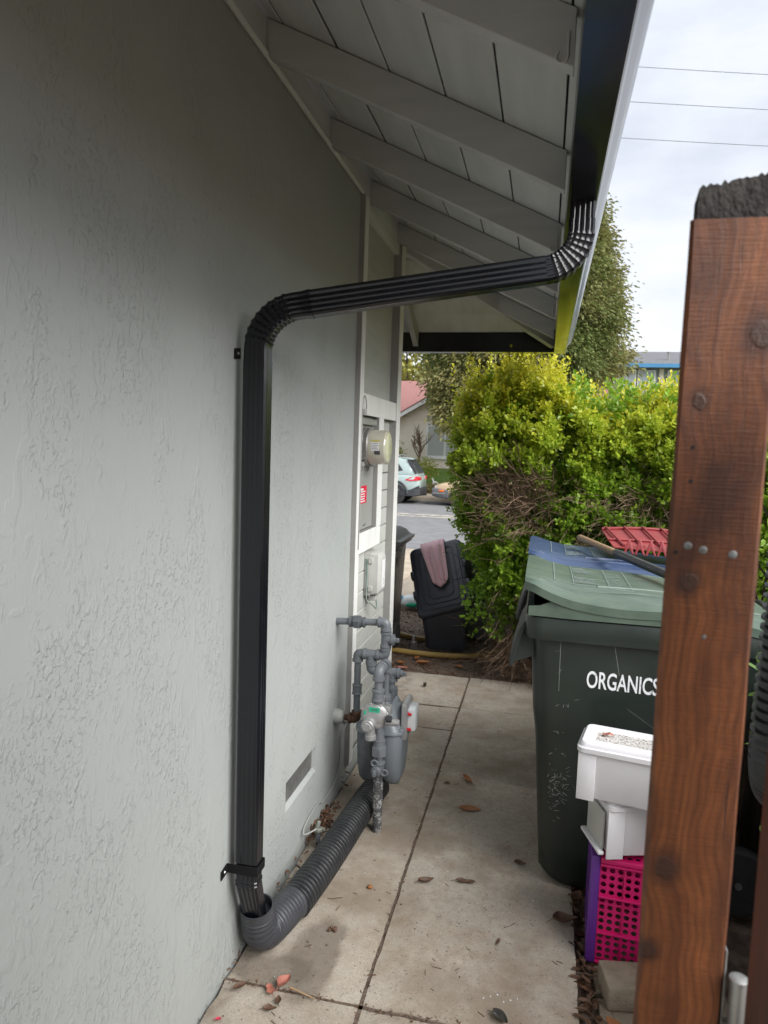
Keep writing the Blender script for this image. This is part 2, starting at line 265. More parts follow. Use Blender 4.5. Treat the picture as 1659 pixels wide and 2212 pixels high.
# ------------------------------------------------------------------ geometry helpers
def V(*a): return Vector(a)
def woff(p):
    o = Vector((0, 0, 0))
    while p is not None:
        o += p.location; p = p.parent
    return o
class G:
    def __init__(s): s.v = []; s.f = []
    def add(s, vs, fs):
        b = len(s.v); s.v += [tuple(x) for x in vs]; s.f += [tuple(i+b for i in f) for f in fs]; return s
    def box(s, x0, x1, y0, y1, z0, z1):
        return s.add([(x0, y0, z0), (x1, y0, z0), (x1, y1, z0), (x0, y1, z0), (x0, y0, z1), (x1, y0, z1), (x1, y1, z1), (x0, y1, z1)],
                     [(0, 3, 2, 1), (4, 5, 6, 7), (0, 1, 5, 4), (1, 2, 6, 5), (2, 3, 7, 6), (3, 0, 4, 7)])
    def obox(s, c, h, m=None):
        m = m or Matrix.Identity(3); c = Vector(c)
        vs = [c+m@Vector((a*h[0], b*h[1], d*h[2])) for a, b, d in ((-1, -1, -1), (1, -1, -1), (1, 1, -1), (-1, 1, -1), (-1, -1, 1), (1, -1, 1), (1, 1, 1), (-1, 1, 1))]
        return s.add(vs, [(0, 3, 2, 1), (4, 5, 6, 7), (0, 1, 5, 4), (1, 2, 6, 5), (2, 3, 7, 6), (3, 0, 4, 7)])
    def loft(s, rings, cap=(True, True), closed=True):
        n = len(rings[0]); vs = [p for r in rings for p in r]; fs = []
        for i in range(len(rings)-1):
            for j in range(n if closed else n-1):
                a = i*n+j; b = i*n+(j+1) % n; fs.append((a, b, b+n, a+n))
        if cap[0]: fs.append(tuple(range(n-1, -1, -1)))
        if cap[1]: fs.append(tuple((len(rings)-1)*n+j for j in range(n)))
        return s.add(vs, fs)
    def sweep(s, pts, sec, ref=(0, 0, 1), cap=(True, True), close=True):
        # sec(i, t) -> 2D points in (side, up) of a frame whose side = tangent x ref
        pts = [Vector(p) for p in pts]; rings = []; L = 0
        for i, p in enumerate(pts):
            t = (pts[min(i+1, len(pts)-1)]-pts[max(i-1, 0)]).normalized(); r = Vector(ref)
            a = t.cross(r).normalized(); b = a.cross(t).normalized()
            if i: L += (p-pts[i-1]).length
            rings.append([p+a*u+b*w for u, w in sec(i, L)])
        return s.loft(rings, cap, close)
    def tube(s, pts, r, n=12, cap=(True, True)):
        pts = [Vector(p) for p in pts]; rr = r if hasattr(r, '__len__') else [r]*len(pts); rings = []
        t0 = (pts[1]-pts[0]).normalized(); a = t0.orthogonal().normalized()
        for i, p in enumerate(pts):
            t = (pts[min(i+1, len(pts)-1)]-pts[max(i-1, 0)]).normalized()
            a = (a-t*a.dot(t)).normalized(); b = t.cross(a)
            rings.append([p+(a*math.cos(2*math.pi*k/n)+b*math.sin(2*math.pi*k/n))*rr[i] for k in range(n)])
        return s.loft(rings, cap)
    def lathe(s, o, ax, prof, n=24, cap=(True, True)):
        o = Vector(o); ax = Vector(ax).normalized(); a = ax.orthogonal().normalized(); b = ax.cross(a)
        return s.loft([[o+ax*t+(a*math.cos(2*math.pi*k/n)+b*math.sin(2*math.pi*k/n))*max(r, 1e-5) for k in range(n)] for r, t in prof], cap)
    def prism(s, poly, o, u, w, d):
        # 2D polygon in plane (u, w) at o, extruded by vector d
        o, u, w, d = map(Vector, (o, u, w, d)); return s.loft([[o+u*a+w*b for a, b in poly], [o+d+u*a+w*b for a, b in poly]])
    def build(s, name, mat, parent=None, smooth=None, bevel=0, seg=2, local=False, kind=None, label=None):
        me = bpy.data.meshes.new(name); off = Vector((0, 0, 0)) if local else woff(parent)
        me.from_pydata([(x-off.x, y-off.y, z-off.z) for x, y, z in s.v], [], s.f)
        bm = bmesh.new(); bm.from_mesh(me)
        bmesh.ops.recalc_face_normals(bm, faces=bm.faces)
        if bevel:
            es = [e for e in bm.edges if len(e.link_faces) == 2 and e.calc_face_angle(0) > .5]
            bmesh.ops.bevel(bm, geom=es, offset=bevel, segments=seg, affect='EDGES', profile=.5, clamp_overlap=True)
        bm.to_mesh(me); bm.free()
        if smooth or bevel: me.shade_smooth(); me.set_sharp_from_angle(angle=R(smooth if smooth and smooth > 1 else 40))
        o = bpy.data.objects.new(name, me); COL.objects.link(o); o.parent = parent
        if mat: me.materials.append(mat)
        if kind: o['kind'] = kind
        if label: o['label'] = label
        return o
def tag(o, label, cat=None, group=None, kind=None):
    o['label'] = label
    if cat: o['category'] = cat
    if group: o['group'] = group
    if kind: o['kind'] = kind
    return o
def thing(name, label, cat, loc, group=None, rot=None):
    o = bpy.data.objects.new(name, None); COL.objects.link(o); o.location = loc; o.empty_display_size = .1
    if rot: o.rotation_euler = rot
    return tag(o, label, cat, group)
def part(name, mat, parent, x0, x1, y0, y1, z0, z1, bevel=.002, **k): return G().box(x0, x1, y0, y1, z0, z1).build(name, mat, parent, bevel=bevel, seg=1, **k)
def struct(o, label=None):
    o['kind'] = 'structure'
    if label: o['label'] = label
    return o
def arc(c, a, b, a0, a1, n):
    c, a, b = Vector(c), Vector(a), Vector(b); return [c+a*math.cos(a0+(a1-a0)*i/n)+b*math.sin(a0+(a1-a0)*i/n) for i in range(n+1)]
def rrect(hx, hy, r, n=5, cx=0, cy=0):
    out = []
    for sx, sy, a0 in ((1, 1, 0), (-1, 1, 90), (-1, -1, 180), (1, -1, 270)):
        for i in range(n+1):
            a = R(a0+90*i/n); out.append((cx+sx*(hx-r)+r*math.cos(a), cy+sy*(hy-r)+r*math.sin(a)))
    return out
def smoothpath(pts, n=8):
    pts = [Vector(p) for p in pts]; out = []
    for i in range(len(pts)-1):
        p0 = pts[max(i-1, 0)]; p1 = pts[i]; p2 = pts[i+1]; p3 = pts[min(i+2, len(pts)-1)]
        for k in range(n):
            t = k/n; out.append(.5*((2*p1)+(p2-p0)*t+(2*p0-5*p1+4*p2-p3)*t*t+(3*p1-p0-3*p2+p3)*t**3))
    out.append(pts[-1]); return out
def fillet(pts, r, n=8):
    # polyline with rounded corners
    pts = [Vector(p) for p in pts]; out = [pts[0]]
    for i in range(1, len(pts)-1):
        a = (pts[i-1]-pts[i]).normalized(); b = (pts[i+1]-pts[i]).normalized(); ang = a.angle(b)
        d = min(r/math.tan(ang/2), (pts[i-1]-pts[i]).length*.5, (pts[i+1]-pts[i]).length*.5); q0 = pts[i]+a*d; q1 = pts[i]+b*d
        for k in range(n+1):
            t = k/n; out.append((1-t)**2*q0+2*t*(1-t)*pts[i]+t*t*q1)
    out.append(pts[-1]); return out
def text(name, body, mat, parent, size, M4, xs=1., bold=.0):
    cu = bpy.data.curves.new(name, 'FONT'); cu.body = body; cu.size = size; cu.offset = bold; cu.extrude = .0004; cu.align_x = 'LEFT'; cu.resolution_u = 4
    o = bpy.data.objects.new(name, cu); COL.objects.link(o); cu.materials.append(mat); o.parent = parent
    bpy.context.view_layer.update(); dg = bpy.context.evaluated_depsgraph_get(); me = bpy.data.meshes.new_from_object(o.evaluated_get(dg)); bpy.data.objects.remove(o)
    xs_ = [v.co.x for v in me.vertices]; k = xs/(max(xs_)-min(xs_)); x0 = min(xs_); off = woff(parent)
    for v in me.vertices: v.co = M4@Vector(((v.co.x-x0)*k, v.co.y, v.co.z))-off
    o = bpy.data.objects.new(name, me); COL.objects.link(o); o.parent = parent; return o
def foliage(name, mat, parent, pos, dirs, length, width, young=None, kind='stuff', fold=.25, droop=0., hexa=True):
    # many small folded leaves: pos (n,3), dirs (n,3) unit; one mesh
    n = len(pos); pos = np.asarray(pos, float); d = np.asarray(dirs, float); d /= np.linalg.norm(d, axis=1)[:, None]+1e-9
    up = RNG.normal(size=(n, 3)); up[:, 2] += .9; sd = np.cross(d, up); sd /= np.linalg.norm(sd, axis=1)[:, None]+1e-9; nm = np.cross(sd, d)
    Ln = (np.ones(n)*length if np.isscalar(length) else length)[:, None]; Wn = (np.ones(n)*width if np.isscalar(width) else width)[:, None]*.5
    base = pos; tip = pos+d*Ln-np.array([0, 0, 1])*droop*Ln
    if hexa:
        q = [base, base+d*Ln*.35+sd*Wn*.9+nm*Wn*fold, base+d*Ln*.75+sd*Wn*.85+nm*Wn*fold, tip, base+d*Ln*.75-sd*Wn*.85+nm*Wn*fold, base+d*Ln*.35-sd*Wn*.9+nm*Wn*fold]
        k = 6; faces = np.array([[0, 1, 2, 3], [0, 3, 4, 5]])
    else:
        q = [base-sd*Wn*.35, base+sd*Wn*.35, base+d*Ln*.6+sd*Wn, tip, base+d*Ln*.6-sd*Wn]; k = 5; faces = None
    vs = np.stack(q, 1).reshape(-1, 3); off = np.array(woff(parent)); vs = vs-off
    me = bpy.data.meshes.new(name); me.vertices.add(len(vs)); me.vertices.foreach_set('co', vs.astype(np.float32).ravel())
    b = np.arange(n)[:, None, None]*k
    if hexa: fa = (b+faces[None]).reshape(-1, 4); loops = fa.ravel(); st = np.arange(len(fa))*4; tot = np.full(len(fa), 4)
    else: fa = (np.arange(n)[:, None]*k+np.arange(5)[None]); loops = fa.ravel(); st = np.arange(n)*5; tot = np.full(n, 5)
    me.loops.add(len(loops)); me.loops.foreach_set('vertex_index', loops.astype(np.int32)); me.polygons.add(len(st)); me.polygons.foreach_set('loop_start', st.astype(np.int32)); me.polygons.foreach_set('loop_total', tot.astype(np.int32))
    if young is not None:
        at = me.attributes.new('young', 'FLOAT', 'POINT'); at.data.foreach_set('value', np.repeat(np.asarray(young, np.float32), k))
    me.update(calc_edges=True); me.validate(); me.materials.append(mat)
    o = bpy.data.objects.new(name, me); COL.objects.link(o); o.parent = parent
    if kind: o['kind'] = kind
    return o
def twigs(name, mat, parent, segs, kind='stuff'):
    # segs: list of (points, r0, r1); triangular tubes in one mesh
    vs = []; fs = []
    for pts, r0, r1 in segs:
        n = len(pts); pts = [Vector(p) for p in pts]; b0 = len(vs)
        for i, p in enumerate(pts):
            t = (pts[min(i+1, n-1)]-pts[max(i-1, 0)]).normalized(); a = t.orthogonal().normalized(); b = t.cross(a); r = r0+(r1-r0)*i/(n-1)
            for k in range(3): vs.append(p+(a*math.cos(2.094*k)+b*math.sin(2.094*k))*r)
        for i in range(n-1):
            for k in range(3): fs.append((b0+i*3+k, b0+i*3+(k+1) % 3, b0+i*3+3+(k+1) % 3, b0+i*3+3+k))
    off = woff(parent); me = bpy.data.meshes.new(name); me.from_pydata([tuple(v-off) for v in vs], [], fs); me.materials.append(mat)
    o = bpy.data.objects.new(name, me); COL.objects.link(o); o.parent = parent
    if kind: o['kind'] = kind
    return o
def wander(p, d, n, step, jit, grav=0.):
    p = Vector(p); d = Vector(d).normalized(); out = [p.copy()]
    for _ in range(n):
        d = (d+Vector((random.gauss(0, jit), random.gauss(0, jit), random.gauss(0, jit)-grav))).normalized(); p = p+d*step; out.append(p.copy())
    return out
# ------------------------------------------------------------------ ground, path, street
def gh(y):
    pts = ((-400, -.035), (6.3, -.035), (7.2, -.05), (13.9, -.40), (27.0, -.42), (27.3, -.24), (28.9, -.2), (33, .70), (45, .8), (900, .8))
    for (a, za), (b, zb) in zip(pts, pts[1:]):
        if y <= b: return za+(zb-za)*max(0, (y-a))/(b-a)
    return .8
ys = [-60, -20, -4, 0, 3, 5, 6.3, 7.2, 10, 13.9, 20, 27.0, 27.3, 28.9, 31, 33, 45, 120, 600]; xs = [-500, -100, -30, -10, -3, 0, 3, 10, 30, 100, 500]
g = G(); g.add([(x, y, gh(y)) for y in ys for x in xs], [(j*len(xs)+i, j*len(xs)+i+1, (j+1)*len(xs)+i+1, (j+1)*len(xs)+i) for j in range(len(ys)-1) for i in range(len(xs)-1)])
ground = struct(g.build('ground', DIRT), 'dark bare soil under and around the path')

path = bpy.data.objects.new('path', None); COL.objects.link(path); struct(path, 'concrete side path of slabs along the house wall')
def slab(x0, x1, y0, y1, dz=0., tilt=0.):
    g = G(); nx = max(2, int((x1-x0)/.06)); ny = max(2, int((y1-y0)/.06)); gp = .006
    X = [x0+gp+(x1-x0-2*gp)*i/nx for i in range(nx+1)]; Yv = [y0+gp+(y1-y0-2*gp)*j/ny for j in range(ny+1)]
    def hz(x, y):
        e = min(x-x0, x1-x, y-y0, y1-y); r = .0 if e > .03 else -.007*(1-(e-gp)/.024)
        return dz+tilt*(x-x0)+r+.0025*mnoise.noise(Vector((x*4, y*4, 1)))+(.004*mnoise.noise(Vector((x*40, y*40, 3))) if e < .03 else 0)
    def ex(x, y):
        jx = .005*mnoise.noise(Vector((x*17, y*17, 7))) if x < x0+gp*1.5 or x > x1-gp*1.5 else 0
        jy = .005*mnoise.noise(Vector((x*22, y*22, 9))) if y < y0+gp*1.5 or y > y1-gp*1.5 else 0
        return x+jx, y+jy
    vs = [(*ex(x, y), hz(x, y)) for y in Yv for x in X]; n = nx+1
    fs = [(j*n+i, j*n+i+1, j*n+n+i+1, j*n+n+i) for j in range(ny) for i in range(nx)]
    rim = [i for i in range(n)]+[j*n+nx for j in range(1, ny+1)]+[ny*n+i for i in range(nx-1, -1, -1)]+[j*n for j in range(ny-1, 0, -1)]
    b = len(vs); vs += [(vs[k][0], vs[k][1], -.12) for k in rim]
    fs += [(rim[k], b+k, b+(k+1) % len(rim), rim[(k+1) % len(rim)]) for k in range(len(rim))]
    g.add(vs, fs); return g.build('slab', MATS['path_concrete'], path, smooth=35)
for y0, y1, dz in ((-3.2, -1.0, 0), (-1.0, 1.91, .002)):
    slab(.004, .437, y0, y1, dz); slab(.437, 1.075, y0, y1, dz-.002)
slab(.004, .437, 1.91, 4.06, 0); slab(.004, .437, 4.06, 4.44, -.004); slab(.437, 1.075, 1.91, 4.44, .003)
slab(-1.0, .437, 4.44, 5.08, -.003); slab(.437, 1.075, 4.44, 5.08, 0)
# packed earth in the joints
# paver strip right of the path
kerb_x = 1.10
for i, (x0, x1, y0, y1) in enumerate(((1.13, 1.52, 1.28, 1.70), (1.13, 1.52, 1.72, 2.14), (1.125, 1.52, 2.165, 2.56))):
    g = G(); g.box(x0, x1, y0, y1, -.06, -.004-.004*i); g.build('paver', PAVER, path, bevel=.006)

drv = bpy.data.objects.new('driveway', None); COL.objects.link(drv); struct(drv, 'tan concrete front walk sloping down to the street')
for y0, y1 in ((7.35, 9.4), (9.42, 11.5), (11.52, 13.88)):
    for x0, x1 in ((-7.6, -3.3), (-3.28, -.9), (-.88, .7)):
        G().add([(x0, y0, gh(y0)+.03), (x1, y0, gh(y0)+.03), (x1, y1, gh(y1)+.03), (x0, y1, gh(y1)+.03), (x0, y0, gh(y0)-.1), (x1, y0, gh(y0)-.1), (x1, y1, gh(y1)-.1), (x0, y1, gh(y1)-.1)],
                [(0, 1, 2, 3), (4, 7, 6, 5), (0, 4, 5, 1), (1, 5, 6, 2), (2, 6, 7, 3), (3, 7, 4, 0)]).build('slab', DRIVE, drv, bevel=.008)
struct(G().add([(-300, 13.9, -.37), (300, 13.9, -.37), (300, 26.95, -.37), (-300, 26.95, -.37)], [(0, 1, 2, 3)]).build('road', ASPH), 'grey asphalt street')
for y0 in (20.5, 21.1): struct(G().add([(-120, y0, -.366), (120, y0, -.366), (120, y0+.22, -.366), (-120, y0+.22, -.366)], [(0, 1, 2, 3)]).build('road_marking', LINE), 'worn cream centre line on the street')
struct(G().box(-120, 120, 26.95, 27.12, -.5, -.235).build('kerb', DRIVE, bevel=.02), 'concrete kerb on the far side of the street')
g = G()
fs_ = bpy.data.objects.new('sidewalk', None); COL.objects.link(fs_); struct(fs_, 'tan sidewalk across the street')
for i in range(-8, 9): part('slab', DRIVE, fs_, i*1.6-.79, i*1.6+.79, 27.13, 28.7, -.42, -.205, bevel=.01)
struct(G().add([(-120, 29.2, -.10), (120, 29.2, -.10), (120, 33.0, .73), (-120, 33.0, .73), (120, 60, .84), (-120, 60, .84)], [(0, 1, 2, 3), (3, 2, 4, 5)]).build('lawn', GRASS), 'green front lawn across the street')

# ------------------------------------------------------------------ the house
house = thing('house', 'grey green stucco house with open rafter eave and white trim boards', 'house', (0, 4.19, 0))
yg = [-4, 2.428, 2.79, 3.246]; zg = [-.06, .262, .378, 2.90]; g = G(); vid = {}
for j, y in enumerate(yg):
    for k, z in enumerate(zg): vid[j, k] = len(g.v); g.v.append((0, y, z))
g.f += [(vid[j, k], vid[j+1, k], vid[j+1, k+1], vid[j, k+1]) for j in range(3) for k in range(3) if (j, k) != (1, 1)]
a, b, c_, d = 2.428, 2.79, .262, .378
g.add([(0, a, c_), (0, b, c_), (0, b, d), (0, a, d), (-.02, a+.004, c_+.016), (-.02, b-.004, c_+.016), (-.02, b-.004, d-.003), (-.02, a+.004, d-.003)], [(0, 4, 5, 1), (1, 5, 6, 2), (2, 6, 7, 3), (3, 7, 4, 0)])
wall = g.build('wall', MATS['stucco'], house)
g = G(); g.box(-.006, .0, 3.246, 4.17, -.06, .088); g.box(-.25, -.002, 4.165, 4.175, -.06, .088); g.build('base_wall', MATS['stucco'], house, bevel=.003)
g = G(); g.box(-.2, -.06, a-.02, b+.02, c_-.02, d+.02); g.build('vent_shade_box', SHADEBLACK, house)  # solid black box standing for the shade behind the vent
g = G()
for i in range(46):
    y = a+.007+(b-a-.014)*i/45; g.box(-.019, -.0172, y-.0017, y+.0017, c_+.014, d-.003)
for i in range(17):
    z = c_+.014+(d-c_-.018)*i/16; g.box(-.0176, -.016, a+.004, b-.004, z-.0013, z+.0013)
g.build('vent_screen', GALV, house)
# back-up walls
g = G(); g.box(-9, -.03, 4.16, 4.17, -.06, 2.90); g.box(-.06, -.035, 3.2, 4.165, -.06, 2.90); g.build('front_wall', SIDE, house)
# lap siding boards
bm_ = None
for i in range(17):
    z = .09+.1008*i
    if bm_ is None:
        bm_ = G().add([(-.014, 3.30, .0), (-.014, 4.10, .0), (-.014, 4.10, .096), (-.014, 3.30, .096), (-.034, 3.30, .0), (-.034, 4.10, .0), (-.034, 4.10, .096), (-.034, 3.30, .096)],
                      [(0, 1, 2, 3), (4, 7, 6, 5), (0, 4, 5, 1), (1, 5, 6, 2), (2, 6, 7, 3), (3, 7, 4, 0)]).build('siding_board', SIDE, house, bevel=.003, seg=1); bm_.location = (0, 0, z); me0 = bm_.data
    else:
        o = bpy.data.objects.new('siding_board', me0); COL.objects.link(o); o.parent = house; o.location = (0, 0, z)
part('upper_panel', SIDE, house, -.034, -.018, 3.30, 4.10, 1.815, 2.86)
def board(name, y0, y1, z0, z1, xb=-.03, xf=.027):
    o = part(name, SIDEDK, house, xb, xf-.004, y0, y1, z0, z1, bevel=.0015)
    part('trim_face', TRIM, o, xf-.0038, xf, y0+.0003, y1-.0003, z0, z1, bevel=.0012)
board('corner_board', 3.247, 3.312, .09, 2.79); board('corner_board', 4.086, 4.182, .09, 2.86, xf=.03)
board('cross_board', 3.3125, 4.0855, 1.80, 1.902, xf=.024); board('upright_board', 3.672, 3.775, 1.2225, 1.7995, xf=.025); board('cross_board', 3.3125, 3.775, 1.12, 1.222, xf=.023)
# rafters
ZB, SL = 2.803, .482
zb = lambda x: ZB-SL*x
zd = lambda x: 2.912-SL*x
for y in (-2.41, -1.765, -1.12, -.475, .17, .815, 1.46, 2.105, 2.75, 3.395, 4.04):
    G().prism([(-.12, zb(-.12)), (.898, zb(.898)), (.898, zd(.898)-.003), (-.12, zd(-.12)-.003)], (0, y-.019, 0), (1, 0, 0), (0, 0, 1), (0, .038, 0)).build('rafter', WOODGREY, house, bevel=.002, seg=1)
G().prism([(.50, zb(.50)), (.898, zb(.898)), (.898, zd(.898)-.003), (.50, zd(.50)-.003)], (0, 4.70, 0), (1, 0, 0), (0, 0, 1), (0, .038, 0)).build('rafter', WOODGREY, house, bevel=.002, seg=1)
for x in (-.06, -.70, -1.345, -1.99, -2.6):
    G().prism([(-.12, zb(-.12)), (.898, zb(.898)), (.898, zd(.898)-.003), (-.12, zd(-.12)-.003)], (x-.019, 4.19, 0), (0, 1, 0), (0, 0, 1), (.038, 0, 0)).build('rafter', WOODGREY, house, bevel=.002, seg=1)
q2 = math.sqrt(.5)
G().prism([(-.1, zb(-.07)-.01), (.895/q2, zb(.895)-.01), (.895/q2, zd(.895)-.02), (-.1, zd(-.07)-.02)], (.0-.022*q2, 4.19+.022*q2, 0), (q2, q2, 0), (0, 0, 1), (.044*q2, -.044*q2, 0)).build('hip_rafter', WOODGREY, house, bevel=.002, seg=1)
# roof deck planks, one by one
ed = [-.28, -.11, .06, .228, .388, .555, .720, .889, .925]
for a, b in zip(ed, ed[1:]):
    gp = .0025 if abs(a-.228) > .001 else .006
    G().loft([[(a+gp, -4, zd(a+gp)), (b-.0025, -4, zd(b)), (b-.0025, 4.19+b-.006, zd(b)), (a+gp, 4.19+a-.003, zd(a+gp))], [(a+gp, -4, zd(a)+.02), (b-.0025, -4, zd(b)+.02), (b-.0025, 4.19+b-.006, zd(b)+.02), (a+gp, 4.19+a-.003, zd(a)+.02)]]).build('plank', DECK, house, bevel=.002, seg=1)
    G().loft([[(-6, 4.19+a+gp, zd(a+gp)), (-6, 4.19+b-.0025, zd(b)), (b-.006, 4.19+b-.0025, zd(b)), (a-.003, 4.19+a+gp, zd(a+gp))], [(-6, 4.19+a+gp, zd(a)+.02), (-6, 4.19+b-.0025, zd(b)+.02), (b-.006, 4.19+b-.0025, zd(b)+.02), (a-.003, 4.19+a+gp, zd(a)+.02)]]).build('plank', DECK, house, bevel=.002, seg=1)
zr = lambda x: 2.946-SL*x
G().add([(.955, -4, zr(.955)), (.955, 5.145, zr(.955)), (-3.6, .59, zr(-3.6)), (-3.6, -4, zr(-3.6)), (-7, 5.145, zr(.955)), (-7, .59, zr(-3.6)), (-7, -4, zr(-3.6))], [(0, 1, 2, 3), (1, 4, 5, 2), (2, 5, 6, 3)]).build('roof', ROOFG, house)
ry = [-4, .17, .815, 1.46, 2.105, 2.75, 3.395, 4.04]
for a, b in zip(ry, ry[1:]): part('frieze_block', DECK, house, -.05, .012, a+.0195, b-.0195, 2.80, 2.903, bevel=.0015)
part('frieze_block', DECK, house, -.05, .012, 4.06, 4.175, 2.80, 2.90, bevel=.0015)
g = G(); g.tube([(.011, -4, 2.802), (.011, 3.246, 2.802)], .011, 8); g.build('moulding', DECK, house, smooth=50)
g = G(); g.box(-.02, .012, 3.314, 4.084, 2.74, 2.798); g.build('frieze_board', DECK, house, bevel=.002)

# ------------------------------------------------------------------ gutter
gut = thing('rain_gutter', 'glossy black metal gutter along the edge of the eave', 'gutter', (.907, 5.097, 2.335))
prof = [(0, .1365), (0, 0), (.076, 0), (.080, .004), (.081, .026), (.085, .044), (.094, .060), (.106, .074), (.116, .090), (.121, .108), (.121, .130), (.117, .134), (.106, .134), (.106, .131), (.116, .130), (.118, .127),
        (.118, .109), (.113, .092), (.104, .077), (.092, .063), (.082, .046), (.078, .027), (.077, .004), (.003, .003), (.003, .1365)]
X0, Y0, Z0 = .907, 5.097, 2.335
rA = [(X0+o, -4, Z0+h) for o, h in prof]; rB = [(X0+o, Y0+o, Z0+h) for o, h in prof]; rC = [(-6, Y0+o, Z0+h) for o, h in prof]
G().loft([rA, rB]).build('side_trough', GUTM, gut, smooth=28); G().loft([rB, rC]).build('front_trough', GUTM, gut, smooth=28)
for y in (3.32, 4.95, .6):  # seams / straps inside the trough
    G().box(X0+.003, X0+.118, y-.012, y+.012, Z0+.128, Z0+.1305).build('hanger', BLACKMET, gut)
for i, (y, zz) in enumerate(((1.462, 0), (2.75, 0), (4.04, 0), (4.74, 0))):
    g = G(); c0 = V(.885, y-.024, zb(.885)+.012)
    g.tube([c0+V(0, 0, .045), c0+V(0, 0, .02)]+arc(c0+V(-.011, 0, .0), (.011, 0, 0), (0, 0, -.011), 0, 4.2, 10), .0022, 6)
    tag(g.build('light_hook', simple('clear_clip_%d' % i, (.62, .62, .6), rough=.25) if i == 0 else MATS['clear_clip_0'], None, smooth=60), ('pale plastic light hook under the rafter nearest the camera', 'pale plastic light hook under the rafter behind the downspout outlet', 'pale plastic light hook on the last full rafter before the house corner', 'pale plastic light hook on the short rafter by the gutter corner')[i], 'hook', 'light hooks along the eave')
# ------------------------------------------------------------------ downspout
ds = thing('downspout', 'black ribbed metal downspout from gutter elbow down the stucco wall', 'downspout', (.062, 1.945, .12))
def dsec(hx, hy, dep=.0007, inset=0.):
    hx -= inset; hy -= inset; out = []
    def side(p0, p1, nrm, k):
        L = (Vector(p1)-Vector(p0)).length; m = .006
        for i in range(k):
            for t, dd in ((0, 0), (.42, 0), (.58, dep), (.9, dep)):
                u = (m+(L-2*m)*(i+t)/k)/L; out.append((p0[0]+(p1[0]-p0[0])*u-nrm[0]*dd, p0[1]+(p1[1]-p0[1])*u-nrm[1]*dd))
        out.append((p0[0]+(p1[0]-p0[0])*(1-m/L), p0[1]+(p1[1]-p0[1])*(1-m/L)))
    side((-hx, -hy), (hx, -hy), (0, -1), 4); side((hx, -hy), (hx, hy), (1, 0), 3); side((hx, hy), (-hx, hy), (0, 1), 4); side((-hx, hy), (-hx, -hy), (-1, 0), 3)
    return out
HX, HY = .0345, .0255
P0, P1, P2, P3 = V(.948, 2.09, 2.343), V(.948, 2.09, 2.168), V(.062, 1.945, 2.022), V(.062, 1.945, .385)
def bend(p, a, b, r, n):
    a = (a-p).normalized(); b = (b-p).normalized(); ang = a.angle(b); d = r/math.tan(ang/2); q0 = p+a*d; q1 = p+b*d; cen = p+(a+b).normalized()*(r/math.sin(ang/2)); u = (q0-cen); w = (q1-cen)
    th = u.angle(w); v2 = (w-u*math.cos(th))/math.sin(th); return [cen+u*math.cos(th*i/n)+v2*math.sin(th*i/n) for i in range(n+1)]
e1 = bend(P1, P0, P2, .106, 27); e2 = bend(P2, P1, P3, .13, 30)
S0 = dsec(HX, HY); S1 = dsec(HX*1.0, HY*1.0, .0022, .0016)
def pleat(n, every=3):
    def f(i, L):
        k = 1.0 if (i % every or i < 3 or i > n-3) else 1.0
        rdg = .0022 if (i % every == 0 and 2 < i < n-2) else 0
        return dsec(HX+.0004+rdg, HY+.0004+rdg, .0014)
    return f
YR = (0, 1, 0)
G().sweep([P0, e1[0]+V(0, 0, .012)], lambda i, L: dsec(HX-.001, HY-.001, .0016), YR).build('outlet_pipe', BLACKMET, ds, smooth=30)
G().sweep([e1[0]+V(0, 0, .03)]+e1+[e1[-1]+(e1[-1]-e1[-2]).normalized()*.02], pleat(28), YR).build('elbow', BLACKMET, ds, smooth=30)
dd = (e2[0]-e1[-1]).normalized()
G().sweep([e1[-1]+dd*.004, e1[-1]+dd*.3, e2[0]-dd*.03], lambda i, L: dsec(HX+.0012, HY+.0012), YR).build('cross_pipe', BLACKMET, ds, smooth=30)
G().sweep([e2[0]-dd*.045, e2[0]-dd*.02]+e2+[e2[-1]-V(0, 0, .04)], lambda i, L: dsec(HX+.003 if i == 0 else HX+.0006+(.0024 if (i % 3 == 0 and 4 < i < 30) else 0), HY+.003 if i == 0 else HY+.0006+(.0024 if (i % 3 == 0 and 4 < i < 30) else 0)), YR).build('elbow', BLACKMET, ds, smooth=30)
zt = e2[-1].z
vp = [V(.062, 1.945, zt-.028)]+[V(.062, 1.945, zt-.03-(zt-.03-.37)*i/6) for i in range(1, 7)]
G().sweep(vp, lambda i, L: dsec(HX+.0018, HY+.0018), YR).build('pipe', BLACKMET, ds, smooth=30)
lo = fillet([(.062, 1.945, .40), (.062, 1.945, .30), (.064, 2.006, .135)], .08, 12)
G().sweep(lo, lambda i, L: dsec(HX-.0002+(.0022 if i in (2, 3, 6, 7) else 0)-(.004 if i == len(lo)-1 else 0), HY-.0002+(.0022 if i in (2, 3, 6, 7) else 0)-(.003 if i == len(lo)-1 else 0)), YR).build('lower_elbow', BLACKMET, ds, smooth=30)
STRAPM = simple('dull_black_strap', (.006, .006, .007), (.011, .011, .012), .7, spec=.2)
